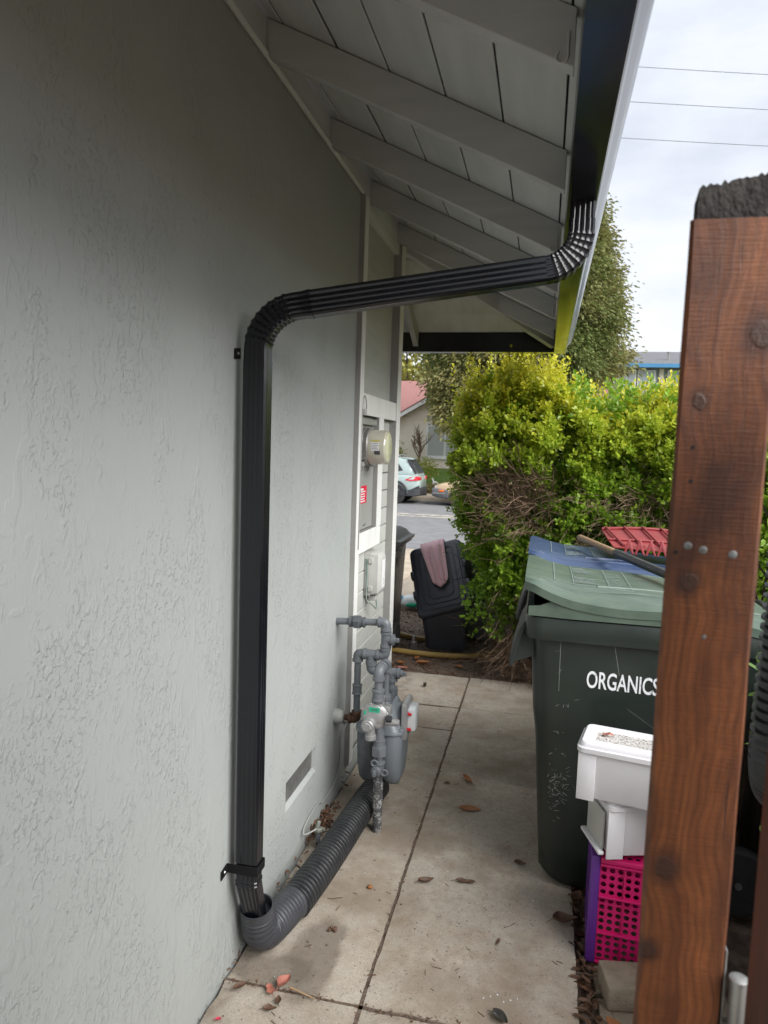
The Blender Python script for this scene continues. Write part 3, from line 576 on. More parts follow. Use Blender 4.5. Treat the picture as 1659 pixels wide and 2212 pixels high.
def strap(z, h, big):
    e_ = .0036 if big else .004; x0, x1, y0, y1 = .003, .062+HX+e_, 1.945-HY-e_, 1.945+HY+e_; t = .0018; g = G()
    if big: g.box(x0, x1, y0-t, y0, z-h, z+h); g.box(x1, x1+t, y0-t, y1+t, z-h, z+h); g.box(x0, x1, y1, y1+t, z-h, z+h)
    else: y0 = 1.957
    tz = .8*h; g.add([(.002, y0-t, z-h), (.002, y0-t, z+h), (.002, y0-.042, z+h*.6), (.002, y0-.042, z-h*1.25), (.0045, y0-t, z-h), (.0045, y0-t, z+h), (.0045, y0-.042, z+h*.6), (.0045, y0-.042, z-h*1.25)], [(0, 1, 2, 3), (7, 6, 5, 4), (0, 4, 5, 1), (1, 5, 6, 2), (2, 6, 7, 3), (3, 7, 4, 0)])
    o = g.build('strap', STRAPM, ds, bevel=.0006, seg=1)
    G().lathe((.0045, y0-.022, z-.1*h), (1, 0, 0), [(.0048, 0), (.0048, .002), (.0035, .0035), (.0012, .004)], 6).build('screw', SCREW, o, smooth=30)
strap(1.905, .016, False); strap(.352, .015, True)

# ------------------------------------------------------------------ corrugated drain pipe
dp = thing('drain_pipe', 'black corrugated drain pipe with grey elbow lying on the path', 'drain pipe', (.15, 2.6, 0))
c1 = fillet([(.064, 2.008, .178), (.070, 2.03, .058), (.116, 2.24, .0605)], .085, 26)
def relen(pts, st):
    out = [Vector(pts[0])]; acc = 0
    for a, b in zip(pts, pts[1:]):
        a, b = Vector(a), Vector(b); L = (b-a).length; k = max(1, int(L/st))
        for i in range(1, k+1): out.append(a+(b-a)*i/k)
    return out
c1 = relen(c1, .004); acc = 0; rr = []
for i, p in enumerate(c1):
    if i: acc += (p-c1[i-1]).length
    rr.append(.0525+(.004*min(1, acc/.2))+(.0028*max(0, math.cos(acc*2*math.pi/.0165)) if acc > .025 else .0008)+(.001 if i < 2 else 0))
g = G(); g.tube(c1, rr, 32, (False, True)); g.tube([c1[0], c1[0]+(c1[8]-c1[0])], .0495, 32, (False, True))
n = 32
g.build('elbow', CORRG, dp, smooth=60)
G().lathe(c1[0]-V(0, 0, .0), (c1[2]-c1[0]), [(.0495, -.001), (.0538, -.001), (.0538, .004), (.0495, .004)], 32, (False, False)).build('elbow_rim', CORRG, dp, smooth=30)
h = [V(.116, 2.22, .0615), V(.204, 3.145, .0615)]; pts = []; rr = []; N = 44
for i in range(N):
    for ph, r_ in ((0, .0585), (.08, .0602), (.42, .0602), (.5, .0585), (.58, .0500), (.66, .0485), (.86, .0485), (.93, .0500)):
        t = (i+ph)/N; pts.append(h[0].lerp(h[1], t)+V(.006*math.sin(t*5+.4), 0, 0)); rr.append(r_)
G().tube(pts, rr, 36, (True, False)).build('hose', CORR, dp, smooth=60)
G().lathe(h[1]-V(0, .02, 0), (h[1]-h[0]), [(.05, 0), (.05, .004)], 24).build('hose_shade_disc', SHADEBLACK, dp)  # black disc paints the shade inside the open hose end

# ------------------------------------------------------------------ gas meter and piping
gm = thing('gas_meter', 'grey gas meter with silver round regulator and iron pipes beside the wall', 'gas meter', (.262, 2.856, 0))
def coupling(g, a, b, r, n=16, lip=.0035, lw=.009):
    a, b = Vector(a), Vector(b); ax = b-a; L = ax.length; g.lathe(a, ax, [(r, 0), (r+lip, .001), (r+lip, lw), (r, lw+.002), (r, L-lw-.002), (r+lip, L-lw), (r+lip, L-.001), (r, L)], n)
def hexnut(g, a, b, r): a, b = Vector(a), Vector(b); g.lathe(a, b-a, [(r*.86, 0), (r, .002), (r, (b-a).length-.002), (r*.86, (b-a).length)], 6)
RP = .0165
def pipe(name, pts, r=RP, mat=None, rad=.03): return G().tube(fillet(pts, rad, 6) if len(pts) > 2 else pts, r, 16).build(name, mat or PIPE, gm, smooth=40)
def elbow(p, a, b, r=RP, s=.034):
    p = Vector(p); a = Vector(a).normalized(); b = Vector(b).normalized(); pts = fillet([p+a*s, p, p+b*s], .026, 8); g = G(); g.tube(pts, r+.005, 18)
    g.lathe(p+a*s*.72, a, [(r+.005, 0), (r+.0085, .001), (r+.0085, s*.36), (r+.002, s*.38)], 18); g.lathe(p+b*s*.72, b, [(r+.005, 0), (r+.0085, .001), (r+.0085, s*.36), (r+.002, s*.38)], 18)
    return g
XP, XM, ZP, ZM, YP = V(1, 0, 0), V(-1, 0, 0), V(0, 0, 1), V(0, 0, -1), V(0, 1, 0)
yy = 3.05
# house line: wall -> union -> elbow -> tee (plug) -> elbow -> tee -> elbow -> down -> wall
pipe('house_pipe', [(-.01, yy, .853), (.232, yy, .866)], .0155)
g = G(); hexnut(g, (.083, yy, .857), (.112, yy, .859), .033); coupling(g, (.062, yy, .857), (.088, yy, .858), .022); coupling(g, (.108, yy, .858), (.134, yy, .859), .021); g.build('union_nut', PIPEDK, gm, smooth=30)
elbow((.232, yy, .866), XM, ZM).build('elbow', PIPE, gm, smooth=40)
def tee(c, ax, out, r=RP, s=.036):
    c = Vector(c); ax = Vector(ax); out = Vector(out); g = G(); coupling(g, c-ax*s, c+ax*s, r+.005, 18, .004, .011); g.tube([c, c+out*s], r+.005, 18); g.lathe(c+out*s*.7, out, [(r+.005, 0), (r+.0088, .001), (r+.0088, s*.38), (r+.002, s*.4)], 18); return g
pipe('riser', [(.232, yy, .86), (.232, yy, .72)], .0165, PIPE)
tee((.232, yy, .79), ZP, XP).build('tee', PIPE, gm, smooth=40)
g = G(); g.lathe((.268, yy, .79), (1, 0, 0), [(.0155, 0), (.0155, .008), (.012, .009)], 16); g.obox((.284, yy, .79), (.009, .0085, .0085)); g.build('plug', PIPE, gm, bevel=.0015)
elbow((.232, yy, .716), ZP, XM).build('elbow', PIPE, gm, smooth=40)
pipe('link_pipe', [(.232, yy, .716), (.105, yy, .714)])
tee((.168, yy, .715), XP, ZM).build('tee', PIPE, gm, smooth=40)
elbow((.105, yy, .714), XP, ZM).build('elbow', PIPEDK, gm, smooth=40)
pipe('return_pipe', [(.105, yy, .71), (.107, yy, .42)], .0155, PIPEDK)
g = G(); coupling(g, (.106, yy, .57), (.1065, yy, .525), .021, 16, .0022, .006); g.build('coupling', PIPEDK, gm, smooth=30)
elbow((.108, yy, .408), ZP, XM).build('elbow', RUST, gm, smooth=40, label='rusty brown pipe elbow')
pipe('wall_pipe', [(.108, yy, .408), (.05, yy+.01, .405)], .013, RUST)
g = G(); g.lathe((-.005, yy+.015, .404), (1, 0, 0), [(.034, 0), (.034, .03), (.028, .046), (.016, .05)], 20); g.build('wall_escutcheon', WIRE, gm, smooth=40)
pipe('link_pipe', [(.168, yy, .70), (.168, yy, .65)])
elbow((.168, yy, .642), ZP, XP).build('elbow', PIPE, gm, smooth=40)
pipe('link_pipe', [(.168, yy, .642), (.259, 3.07, .632)])
tee((.262, 3.075, .632), XP, ZM).build('tee', PIPE, gm, smooth=40)
g = G(); g.lathe((.298, 3.075, .632), (1, 0, 0), [(.0155, 0), (.0155, .012), (.011, .013)], 16); g.obox((.318, 3.075, .632), (.008, .008, .008)); g.build('plug', PIPE, gm, bevel=.0015)
pipe('outlet_pipe', [(.262, 3.075, .61), (.262, 3.075, .50)], .015)
g = G(); hexnut(g, (.262, 3.075, .565), (.262, 3.075, .535), .030); g.lathe((.262, 3.075, .535), (0, 0, -1), [(.027, 0), (.027, .02), (.022, .024)], 18); g.build('union_nut', PIPEDK, gm, smooth=30)
# swing joint above the regulator
pipe('inlet_riser', [(.247, 2.862, .50), (.247, 2.862, .70)], .0175)
g = G(); coupling(g, (.247, 2.862, .625), (.247, 2.862, .575), .024, 18); g.build('coupling', PIPE, gm, smooth=30)
elbow((.247, 2.862, .705), ZM, V(.12, 1, .1), .0175, .038).build('elbow', PIPE, gm, smooth=40)
pipe('link_pipe', [(.247, 2.862, .705), (.262, 2.945, .716)], .017)
elbow((.262, 2.945, .716), V(-.1, -1, -.08), ZM, .0165, .034).build('elbow', PIPE, gm, smooth=40)
pipe('inlet_pipe', [(.262, 2.945, .71), (.262, 2.945, .50)], .014)
g = G(); hexnut(g, (.262, 2.945, .575), (.262, 2.945, .55), .026); g.build('union_nut', PIPE, gm, smooth=30)
# regulator
rc = V(.236, 2.842, .508)
g = G(); g.lathe(rc+V(0, .040, 0), (0, -1, 0), [(.022, 0), (.042, .006), (.054, .020), (.059, .024), (.059, .032), (.055, .036), (.050, .044), (.030, .052), (.022, .053)], 40)
for k in range(8):
    a = k*math.pi/4+.3; g.lathe(rc+V(.056*math.cos(a), .018, .056*math.sin(a)), (0, -1, 0), [(.007, 0), (.007, .014), (.004, .016)], 10)
g.build('regulator', SILVER, gm, smooth=35)
g = G(); cp = rc+V(-.016, -.008, -.026); g.lathe(cp, (0, -1, 0), [(.03, 0), (.029, .02), (.027, .024), (.027, .040), (.024, .043)], 24); g.lathe(cp+V(0, -.034, 0), (0, -1, 0), [(.021, 0), (.021, .016), (.018, .018)], 6)
g.obox(cp+V(.036, -.024, .004), (.013, .003, .004)); g.build('regulator_cap', SILVER, gm, smooth=35)
g = G(); g.lathe(cp+V(.006, -.014, -.012), (.1, 0, -1), [(.021, 0), (.021, .030), (.024, .032), (.024, .05), (.019, .052)], 20); g.build('regulator_vent', SILVER, gm, smooth=35)
G().obox(rc+V(.045, .045, .022), (.022, .022, .020)).build('regulator_body', SILVER, gm, bevel=.005)
G().obox(rc+V(.012, .045, .060), (.022, .018, .020)).build('regulator_neck', SILVER, gm, bevel=.005)
g = G(); g.lathe(rc+V(.055, -.012, .004), (1, 0, 0), [(.010, 0), (.014, .003), (.014, .022), (.010, .026)], 16); g.build('black_cap', CARDK, gm, smooth=40)
g = G(); g.lathe(rc+V(.052, .0, -.012), (1, 0, 0), [(.016, 0), (.016, .045), (.0135, .046), (.0135, .058), (.011, .059)], 18); g.build('side_outlet', SILVER, gm, smooth=40)
def tag_plate(name, mat, c, w, h_, rot=0.):
    m = Matrix.Rotation(rot, 3, 'Y'); return G().obox(c, (w, .0008, h_), m).build(name, mat, gm)
lb = tag_plate('green_label', GREENLAB, rc+V(.004, -.0125, .036), .023, .0105, .03)
for k, (w, z) in enumerate(((.012, .039), (.016, .034))): G().obox(rc+V(.004, -.0136, z), (w, .0003, .0012)).build('print_line', LABELDK, lb)
tag_plate('small_green_label', GREENLAB, rc+V(-.036, -.0085, .018), .005, .009)
# lower inlet
g = G(); g.tube([(.262, 2.856, -.02), (.2625, 2.856, .10), (.261, 2.856, .19), (.2605, 2.856, .27)], .0195, 18)
for k in range(16):
    z = .02+k*.013+random.uniform(-.003, .003); g.lathe((.2622, 2.856, z), (random.uniform(-.1, .1), random.uniform(-.1, .1), 1), [(.0195, 0), (.0212, .001), (.0212, .003), (.0195, .004)], 18, (False, False))
s = NT('flaking_grey_riser'); v = s.coord(); fl = s.mr(s.noise(v, 42, 5, .7), .5, .56); c = s.mix(fl, (.075, .075, .08), (.36, .36, .35)); s.set(Base_Color=s.mix(s.mr(s.noise(v, 30, 4), .5, .7), c, (.13, .125, .12)), Roughness=.8); s.bump(s.noise(v, 90, 5), .5, .003)
g.build('supply_riser', s.m, gm, smooth=40)
g = G(); g.lathe((.2605, 2.856, .25), (0, 0, 1), [(.022, 0), (.024, .005), (.024, .05), (.029, .053), (.029, .06), (.022, .064)], 20); g.build('valve_body', PIPE, gm, smooth=35)
g = G(); g.lathe((.2605, 2.852, .278), (-.15, -1, 0), [(.023, 0), (.023, .03), (.019, .034), (.012, .036)], 20); g.obox((.254, 2.81, .278), (.0065, .01, .013)); g.build('valve_plug', PIPE, gm, bevel=.0015)
g = G()
for dz, sx in ((.036, -.012), (.0, .032)):
    cen = V(.2605+sx, 2.826, .278+dz); g.tube([cen+V(.0135*math.cos(a), 0, .0125*math.sin(a)) for a in [k*math.pi/8 for k in range(17)]], .0042, 8)
g.build('lock_wings', PIPE, gm, smooth=50)
g = G(); hexnut(g, (.2605, 2.856, .338), (.2605, 2.856, .378), .034); coupling(g, (.2605, 2.856, .375), (.2605, 2.856, .41), .0255, 18, .002, .005); g.tube([(.2605, 2.856, .40), (.258, 2.858, .47)], .021, 18); g.tube([(.2605, 2.856, .30), (.2605, 2.856, .34)], .018, 16); g.build('union_nut', PIPE, gm, smooth=30)
# meter body: lower case with two pans, upper case
def ringxy(cx, cy, hx, hy, r, z, n=5): return [(x, y, z) for x, y in rrect(hx, hy, r, n, cx, cy)]
mc = (.246, 3.005)
for sgn, nm, mt in ((-1, 'rear_pan', PIPEDK), (1, 'front_pan', METERG)):
    cx = mc[0]+sgn*.053; rings = []
    for z, hx, hy, dx in ((.165, .012, .030, .008), (.172, .026, .055, .006), (.20, .038, .085, .002), (.26, .045, .104, 0), (.33, .048, .110, 0), (.415, .050, .112, 0), (.425, .047, .108, 0)):
        rings.append(ringxy(cx+sgn*dx, mc[1], hx, hy, min(hx, hy)*.85, z, 7))
    G().loft(rings).build(nm, mt, gm, smooth=55)
g = G(); g.loft([ringxy(*mc, .106, .118, .05, .412), ringxy(*mc, .109, .121, .05, .416), ringxy(*mc, .109, .121, .05, .424), ringxy(*mc, .106, .118, .05, .428)])
for k, (dx, dy) in enumerate(((-.10, -.06), (.095, -.085), (.02, -.122), (.1, .06))): g.lathe((mc[0]+dx, mc[1]+dy, .404), (0, 0, 1), [(.010, 0), (.012, .004), (.012, .030), (.007, .034)], 10)
g.build('flange', METERG, gm, smooth=35)
rings = [ringxy(mc[0], mc[1], hx, hy, r, z, 7) for z, hx, hy, r in ((.426, .104, .115, .05), (.445, .090, .108, .05), (.475, .072, .102, .045), (.505, .062, .098, .04), (.525, .052, .090, .03), (.53, .044, .082, .025))]
G().loft(rings).build('upper_case', METERG, gm, smooth=55)
g = G(); g.lathe((.262, 2.945, .52), (0, 0, 1), [(.032, 0), (.030, .02), (.024, .03)], 18); g.lathe((.262, 3.075, .515), (0, 0, 1), [(.032, 0), (.030, .012), (.024, .018)], 18); g.obox((.255, 3.0, .535), (.030, .06, .010)); g.build('port_boss', PIPEDK, gm, smooth=35)
g = G(); g.lathe((.30, 3.0, .475), (1, 0, 0), [(.05, 0), (.048, .035), (.045, .04)], 24); g.build('drive_boss', METERG, gm, smooth=40)
for z, y in ((.33, 2.905), (.255, 2.90)): pass
lab = G().box(.147, .1475, 2.90, 2.925, .32, .40); G().obox((.166, 2.918, .355), (.004, .001, .038), Matrix.Rotation(.0, 3, 'Z')).build('side_label', LABELW, gm)
# index cover
g = G(); m = Matrix.Rotation(R(-3), 3, 'Y'); rings = []
for x, hy, hz in ((.336, .066, .080), (.340, .070, .084), (.356, .070, .084), (.363, .063, .077), (.364, .05, .06)):
    rings.append([(x, 3.0+a, .462+b) for a, b in rrect(hy, hz, .012, 4)])
g.loft(rings).build('index_housing', SILVER, gm, smooth=35)
g = G(); rings = [[(x, 3.0+a, .468+b) for a, b in rrect(hy, hz, .008, 4)] for x, hy, hz in ((.360, .050, .052), (.392, .048, .050), (.396, .043, .045))]
ix = g.loft(rings).build('index_window', CLEARPL, gm, smooth=35)
for z in (.50, .432): G().lathe((.362, 2.944, z), (1, 0, -.2), [(.0065, 0), (.0065, .016), (.003, .019)], 12).build('red_seal', TAILR, gm, smooth=40)

# ------------------------------------------------------------------ earthing wire and rod
w_ = smoothpath([(.02, 3.07, .39), (.006, 3.25, .30), (.005, 3.162, .265), (.005, 3.158, .15), (.005, 3.083, .082), (.005, 2.90, .076), (.005, 2.836, .098), (.006, 2.74, .105), (.006, 2.677, .10), (.008, 2.625, .088), (.02, 2.612, .078), (.055, 2.655, .085)], 8)
tag(G().tube(w_, .0032, 8).build('earth_wire', WIRE, smooth=60), 'thin painted earth wire running down the wall to a rod clamp', 'wire')
er = thing('earth_rod', 'short earth rod with painted clamp behind the drain pipe', 'earth rod', (.058, 2.665, 0))
G().lathe((.058, 2.665, -.05), (0, 0, 1), [(.010, 0), (.010, .14), (.007, .148)], 14).build('rod', PIPEDK, er, smooth=40)
g = G(); g.lathe((.058, 2.665, .068), (0, 0, 1), [(.014, 0), (.018, .003), (.018, .016), (.014, .019)], 6); g.lathe((.058, 2.665, .10), (.2, .3, 1), [(.009, -.03), (.009, .01), (.006, .014)], 8); g.obox((.074, 2.67, .078), (.012, .005, .006)); g.build('clamp', simple('dull_bronze_clamp', (.22, .23, .20), (.15, .16, .13), .6), er, bevel=.001)

# ------------------------------------------------------------------ electric panel and meter
ep = thing('electric_meter', 'round cream electric meter on grey panel framed by white boards', 'electric meter', (0, 3.475, 1.22))
part('panel', PANELG, ep, -.030, -.006, 3.3135, 3.6715, 1.2235, 1.798, bevel=.003)
pd = part('panel_door', PANELG, ep, -.006, .002, 3.322, 3.655, 1.228, 1.552, bevel=.003)
part('panel_latch', PANELG, ep, -.006, .014, 3.33, 3.655, 1.548, 1.572, bevel=.003)
part('top_flange', PANELG, ep, -.006, .016, 3.345, 3.655, 1.755, 1.785, bevel=.003)
for y in (3.40, 3.52): G().tube([(.004, y, 1.568), (.012, y, 1.555), (.01, y+.008, 1.53), (.004, y, 1.525)], .003, 6).build('latch_hook', GALV, pd, smooth=40)
G().tube([(.004, 3.47, 1.247), (.009, 3.475, 1.25), (.010, 3.49, 1.256)], .0025, 6).build('door_pull', CABLE, pd)
lb = part('warning_label', REDLAB, pd, .002, .0028, 3.326, 3.524, 1.362, 1.450, bevel=0)
for k, (w, hh) in enumerate(((.036, .0055), (.075, .003), (.062, .003), (.066, .003), (.058, .003), (.072, .003))): G().box(.0028, .0032, 3.4225-w, 3.4225+w, 1.433-k*.0122-hh, 1.433-k*.0122+hh).build('print_line', LABELW, lb)
mz, my = 1.645, 3.475
G().lathe((-.006, my, mz), (1, 0, 0), [(.098, 0), (.098, .012), (.092, .016)], 40).build('meter_socket', MRING, ep, smooth=35)
g = G(); g.lathe((.008, my, mz), (1, 0, 0), [(.090, 0), (.094, .002), (.094, .020), (.090, .024), (.087, .025)], 44); g.obox((.02, my-.088, mz-.055), (.012, .010, .008)); g.build('meter_ring', MRING, ep, smooth=35)
dome = G().lathe((.030, my, mz), (1, 0, 0), [(.087, 0), (.0865, .055), (.0845, .084), (.080, .0895), (.074, .0905)], 48).build('meter_cover', MGLASS, ep, smooth=35)
G().lathe((.118, my, mz), (1, 0, 0), [(.073, 0), (.073, .0035), (.070, .005)], 40).build('meter_face', simple('meter_face_cream', (.55, .56, .36), (.66, .65, .50), .2, scale=30), ep, smooth=30)
def curvelabel(name, mat, parent, x0, x1, a0, a1, r):
    g = G(); n = 6; g.add([(x, my-r*math.cos(a0+(a1-a0)*i/n), mz+r*math.sin(a0+(a1-a0)*i/n)) for i in range(n+1) for x in (x0, x1)], [(2*i, 2*i+1, 2*i+3, 2*i+2) for i in range(n)]); return g.build(name, mat, parent)
curvelabel('rating_plate', LABELW, dome, .052, .092, -.22, .30, .0878); curvelabel('yellow_stripe', simple('yellow_print', (.6, .5, .08)), dome, .052, .092, .31, .40, .088); curvelabel('bar_code', LABELDK, dome, .068, .096, -.42, -.2, .0882)
for k, (a, w) in enumerate(((.2, .03), (.1, .034), (.0, .026), (-.1, .032))): curvelabel('print_line', LABELDK, dome, .056, .056+w, a, a+.025, .0882)
# seal wire above the panel
cab = thing('cable_loop', 'thin grey wire loop and clip above the electric panel', 'wire', (.03, 3.3, 1.8))
G().tube(smoothpath([(.030, 3.285, 1.15), (.031, 3.287, 1.5), (.031, 3.288, 1.80), (.032, 3.295, 1.855), (.033, 3.305, 1.885), (.034, 3.322, 1.88), (.035, 3.34, 1.845), (.034, 3.335, 1.82), (.033, 3.30, 1.815)], 8), .0022, 6).build('wire', GALV, cab, smooth=60)
G().box(.024, .042, 3.296, 3.33, 1.795, 1.825).build('clip', BOXGREY, cab, bevel=.003)

# ------------------------------------------------------------------ telecom box
tb = thing('utility_box', 'pale grey utility wall box with white label under the electric panel', 'utility box', (0, 3.66, .85))
rings = [[(x, y, z) for y, z in rrect(hy, hz, .012, 4, 3.662, .975)] for x, hy, hz in ((-.012, .072, .118), (.018, .072, .118), (.019, .068, .114))]
G().loft(rings).build('back_case', BOXGREY, tb, smooth=35)
rings = [[(x, y, z) for y, z in rrect(hy, hz, .014, 4, 3.664, .978)] for x, hy, hz in ((.020, .070, .115), (.058, .066, .110), (.072, .052, .092), (.074, .048, .088))]
cv = G().loft(rings).build('cover', BOXGREY, tb, smooth=35)
lb = part('white_label', LABELW, cv, .0742, .0747, 3.628, 3.70, .90, 1.05, bevel=0)
for k in range(3): G().box(.0747, .0749, 3.665, 3.672, .915+.014*k, .922+.014*k).build('print_mark', LABELDK, lb)
for z in (.90, 1.05): part('hinge', BOXGREY, tb, .010, .034, 3.582, 3.594, z-.014, z+.014)
g = G(); g.box(.005, .045, 3.625, 3.66, .83, .858); g.box(.005, .04, 3.675, 3.70, .838, .858); g.build('cable_gland', BOXGREY, tb, bevel=.003)
G().tube(smoothpath([(-.004, 3.59, 1.06), (.004, 3.583, 1.0), (.004, 3.581, .9), (.006, 3.588, .84), (.02, 3.60, .825), (.03, 3.64, .80), (.035, 3.70, .775), (.03, 3.70, .83)], 6), .0035, 8).build('cable', simple('teal_cable', (.05, .16, .13), (.3, .34, .31), .5, scale=3), tb, smooth=60)
# ------------------------------------------------------------------ wheeled bins
def rr3(x0, x1, y0, y1, r, z, n=6): return [(x, y, z) for x, y in rrect((x1-x0)/2, (y1-y0)/2, r, n, (x0+x1)/2, (y0+y1)/2)]
def lerp(a, b, t): return a+(b-a)*t
GREENMAT = simple('dull_green_black_plastic', (.016, .022, .019), (.022, .029, .025), .62, scale=7)
def make_bin(name, label, x0, x1, y0, y1, zr, body, lid, group):
    t = thing(name, label, 'bin', ((x0+x1)/2, (y0+y1)/2, 0), group)
    def near(z): return y0+.022+.045*(1-z/zr)+(.010*max(0, min(1, (.66-z)/.10)))
    lv = [0, .012, .04, .15, .3, .45, .56, .60, .64, .68, .74, .85, zr-.07]; rings = []
    for z in lv:
        k = 1-z/zr; e = .012*max(0, min(1, (.68-z)/.10)); b = .02*max(0, 1-z/.04)
        rings.append(rr3(x0+.020+.075*k+b+e*.6, x1-.02-.06*k-b, near(z)+b, y1-.022-.045*k-b-e, .06+.05*k, z))
    bd = G().loft(rings).build('body', body, t, smooth=50)
    rings = [rr3(x0+.018, x1-.018, y0+.02, y1-.02, .065, zr-.085), rr3(x0+.002, x1-.002, y0+.004, y1-.004, .07, zr-.08), rr3(x0, x1, y0, y1, .07, zr-.06), rr3(x0, x1, y0, y1, .07, zr-.012), rr3(x0+.006, x1-.006, y0+.006, y1-.006, .066, zr), rr3(x0+.03, x1-.03, y0+.03, y1-.03, .05, zr), rr3(x0+.03, x1-.03, y0+.03, y1-.03, .05, zr-.07)]
    G().loft(rings).build('rim', body, t, smooth=40)
    # front apron below the rim
    ap = [(x0+.004, zr-.02), (x0-.018, zr-.06), (x0-.050, zr-.185), (x0-.045, zr-.205), (x0-.034, zr-.198), (x0-.006, zr-.075), (x0+.016, zr-.03)]
    G().prism(ap, (0, y0+.05, 0), (1, 0, 0), (0, 0, 1), (0, (y1-y0)*.5, 0)).build('front_lip', BLUEBIN if lid is BLUELID else GREENMAT, t, bevel=.004)
    G().prism([(x0+.012, zr-.03), (x0-.04, zr-.175), (x0-.03, zr-.185), (x0+.055, zr-.15), (x0+.055, zr-.05)], (0, y0+.06, 0), (1, 0, 0), (0, 0, 1), (0, .012, 0)).build('lip_gusset', GREENMAT, t)
    # lid
    nx, ny = 26, 16; vs = []; top = []
    def ztop(x, v):
        u = (x-x0)/(x1-x0)
        base = zr+.120-.024*min(1, u/.18)-.062*u*(.6+.4*u)
        base += .012*math.exp(-((u-.02)/.05)**2)
        edge = abs(2*v-1); crown = .018*(1-edge**4)
        panel = .010*min(1, max(0, (.80-edge)/.08))*min(1, max(0, (u-.03)/.05))*min(1, max(0, (.93-u)/.08))
        wave = .010*math.cos(u*9)*max(0, edge-.75)/.25
        return base+crown+panel+wave-.012*(edge > .98)
    for j in range(ny+1):
        v = j/ny; v = .5-.5*math.cos(math.pi*v) if 0 < j < ny else v
        for i in range(nx+1):
            u = i/nx; x = lerp(x0-.006, x1+.01, u); inset = .03*max(0, 1-u/.06)**2
            vs.append((x, lerp(y0-.006+inset, y1+.006-inset, v), ztop(x, v)))
    n = (nx+1)*(ny+1); fs = [(j*(nx+1)+i, j*(nx+1)+i+1, (j+1)*(nx+1)+i+1, (j+1)*(nx+1)+i) for j in range(ny) for i in range(nx)]
    vs += [(x, y, z-(.030 if (q_ % (nx+1) in (0, nx) or q_ < nx+1 or q_ >= ny*(nx+1)) else .012)) for q_, (x, y, z) in enumerate(vs)]; fs += [(a+n, d+n, c+n, b+n) for a, b, c, d in fs]
    rim = [i for i in range(nx+1)]+[j*(nx+1)+nx for j in range(1, ny+1)]+[ny*(nx+1)+i for i in range(nx-1, -1, -1)]+[j*(nx+1) for j in range(ny-1, 0, -1)]
    fs += [(rim[k], rim[k]+n, rim[(k+1) % len(rim)]+n, rim[(k+1) % len(rim)]) for k in range(len(rim))]
    ld = G().add(vs, fs).build('lid', lid, t, smooth=40)
    NS = 22
    for yy_, s_ in ((y0-.002, 1), (y1+.002, -1)):
        ring0 = []
        for i in range(NS+1):
            x = lerp(x0+.012, x1+.004, i/NS); zt_ = ztop(x, 0)-.008; k = min(1, max(0, (x-x0-.03)/.13)); k = k*k*(3-2*k); zt_ = lerp(zr+.040, zt_, k)
            ins = .012*(1-k)
            ring0.append([(x, yy_+ins*s_, zt_), (x, yy_+(.012+ins)*s_, zt_), (x, yy_+(.012+ins)*s_, zr+.006), (x, yy_+ins*s_, zr+.006)])
        G().loft(ring0).build('lid_skirt', lid, ld, smooth=40)
    for v0, v1, ua in ((.10, .16, .05), (.90, .84, .05), (.16, .30, .30)):
        pts_ = []
        for i in range(25):
            u = lerp(ua, .96, i/24); v = lerp(v0, v1, .5-.5*math.cos(math.pi*min(1, max(0, (u-.15)/.5)))); x = lerp(x0, x1, u); pts_.append((x, lerp(y0, y1, v), ztop(x, v)-.001))
        G().tube(pts_, .0065, 8).build('lid_ridge', lid, ld, smooth=60)
    # pale embossed print near the front edge of the lid
    g = G()
    def strip(xa, ya, xb, yb, w):
        k = 6; P = []
        for i in range(k+1):
            x = lerp(xa, xb, i/k); y = lerp(ya, yb, i/k); P.append((x, y))
        d = Vector((xb-xa, yb-ya)).normalized(); nn = Vector((-d.y, d.x))*w
        vv = []
        for x, y in P:
            for s_ in (-1, 1):
                xx, yy2 = x+nn.x*s_, y+nn.y*s_; vv.append((xx, yy2, ztop(xx, (yy2-y0)/(y1-y0))+.0035))
        g.add(vv, [(2*i, 2*i+2, 2*i+3, 2*i+1) for i in range(k)])
    ax, ay = x0+.10, y0+.11
    for (xa, ya, xb, yb) in ((0, 0, 0, .42), (.07, 0, .07, .42), (0, 0, .28, 0), (0, .42, .28, .42), (.28, 0, .28, .42), (.2, .0, .2, .42)): strip(ax+xa, ay+ya, ax+xb, ay+yb, .0012)
    rs = random.Random(len(label))
    for (bx, by, w, h) in ((.075, .03, .10, .12), (.075, .24, .10, .14), (.205, .05, .06, .28)):
        for k in range(11):
            yy3 = by+h*k/11; L_ = w*rs.uniform(.35, 1); strip(ax+bx, ay+yy3, ax+bx+L_, ay+yy3+.002, rs.uniform(.0012, .003))
    g.build('lid_print', EMBOSS, ld)
    # rear axle, wheels and handle
    for yy_ in (y0+.06, y1-.12): G().lathe((x1-.05, yy_, .125), (0, 1, 0), [(.04, 0), (.115, .004), (.125, .014), (.125, .046), (.115, .056), (.04, .06)], 24).build('wheel', RUBBER, t, smooth=40)
    G().tube([(x1-.05, y0+.05, .125), (x1-.05, y1-.05, .125)], .012, 10).build('axle', GALV, t)
    G().tube(fillet([(x1-.03, y0+.12, zr-.02), (x1+.07, y0+.12, zr+.02), (x1+.07, y1-.12, zr+.02), (x1-.03, y1-.12, zr-.02)], .04), .016, 10).build('handle', body, t, smooth=50)
    return t, bd, near
gb, gbody, gnear = make_bin('organics_bin', 'dark green wheeled bin with white lettering nearest the gate post', .843, 1.69, 2.585, 3.235, 1.052, GREENBIN, GREENLID, 'wheeled bins along the path')
bb, _, _ = make_bin('recycling_bin', 'wheeled bin with blue lid standing behind the green bin', .838, 1.69, 3.34, 3.99, 1.05, BLUEBIN, BLUELID, 'wheeled bins along the path')
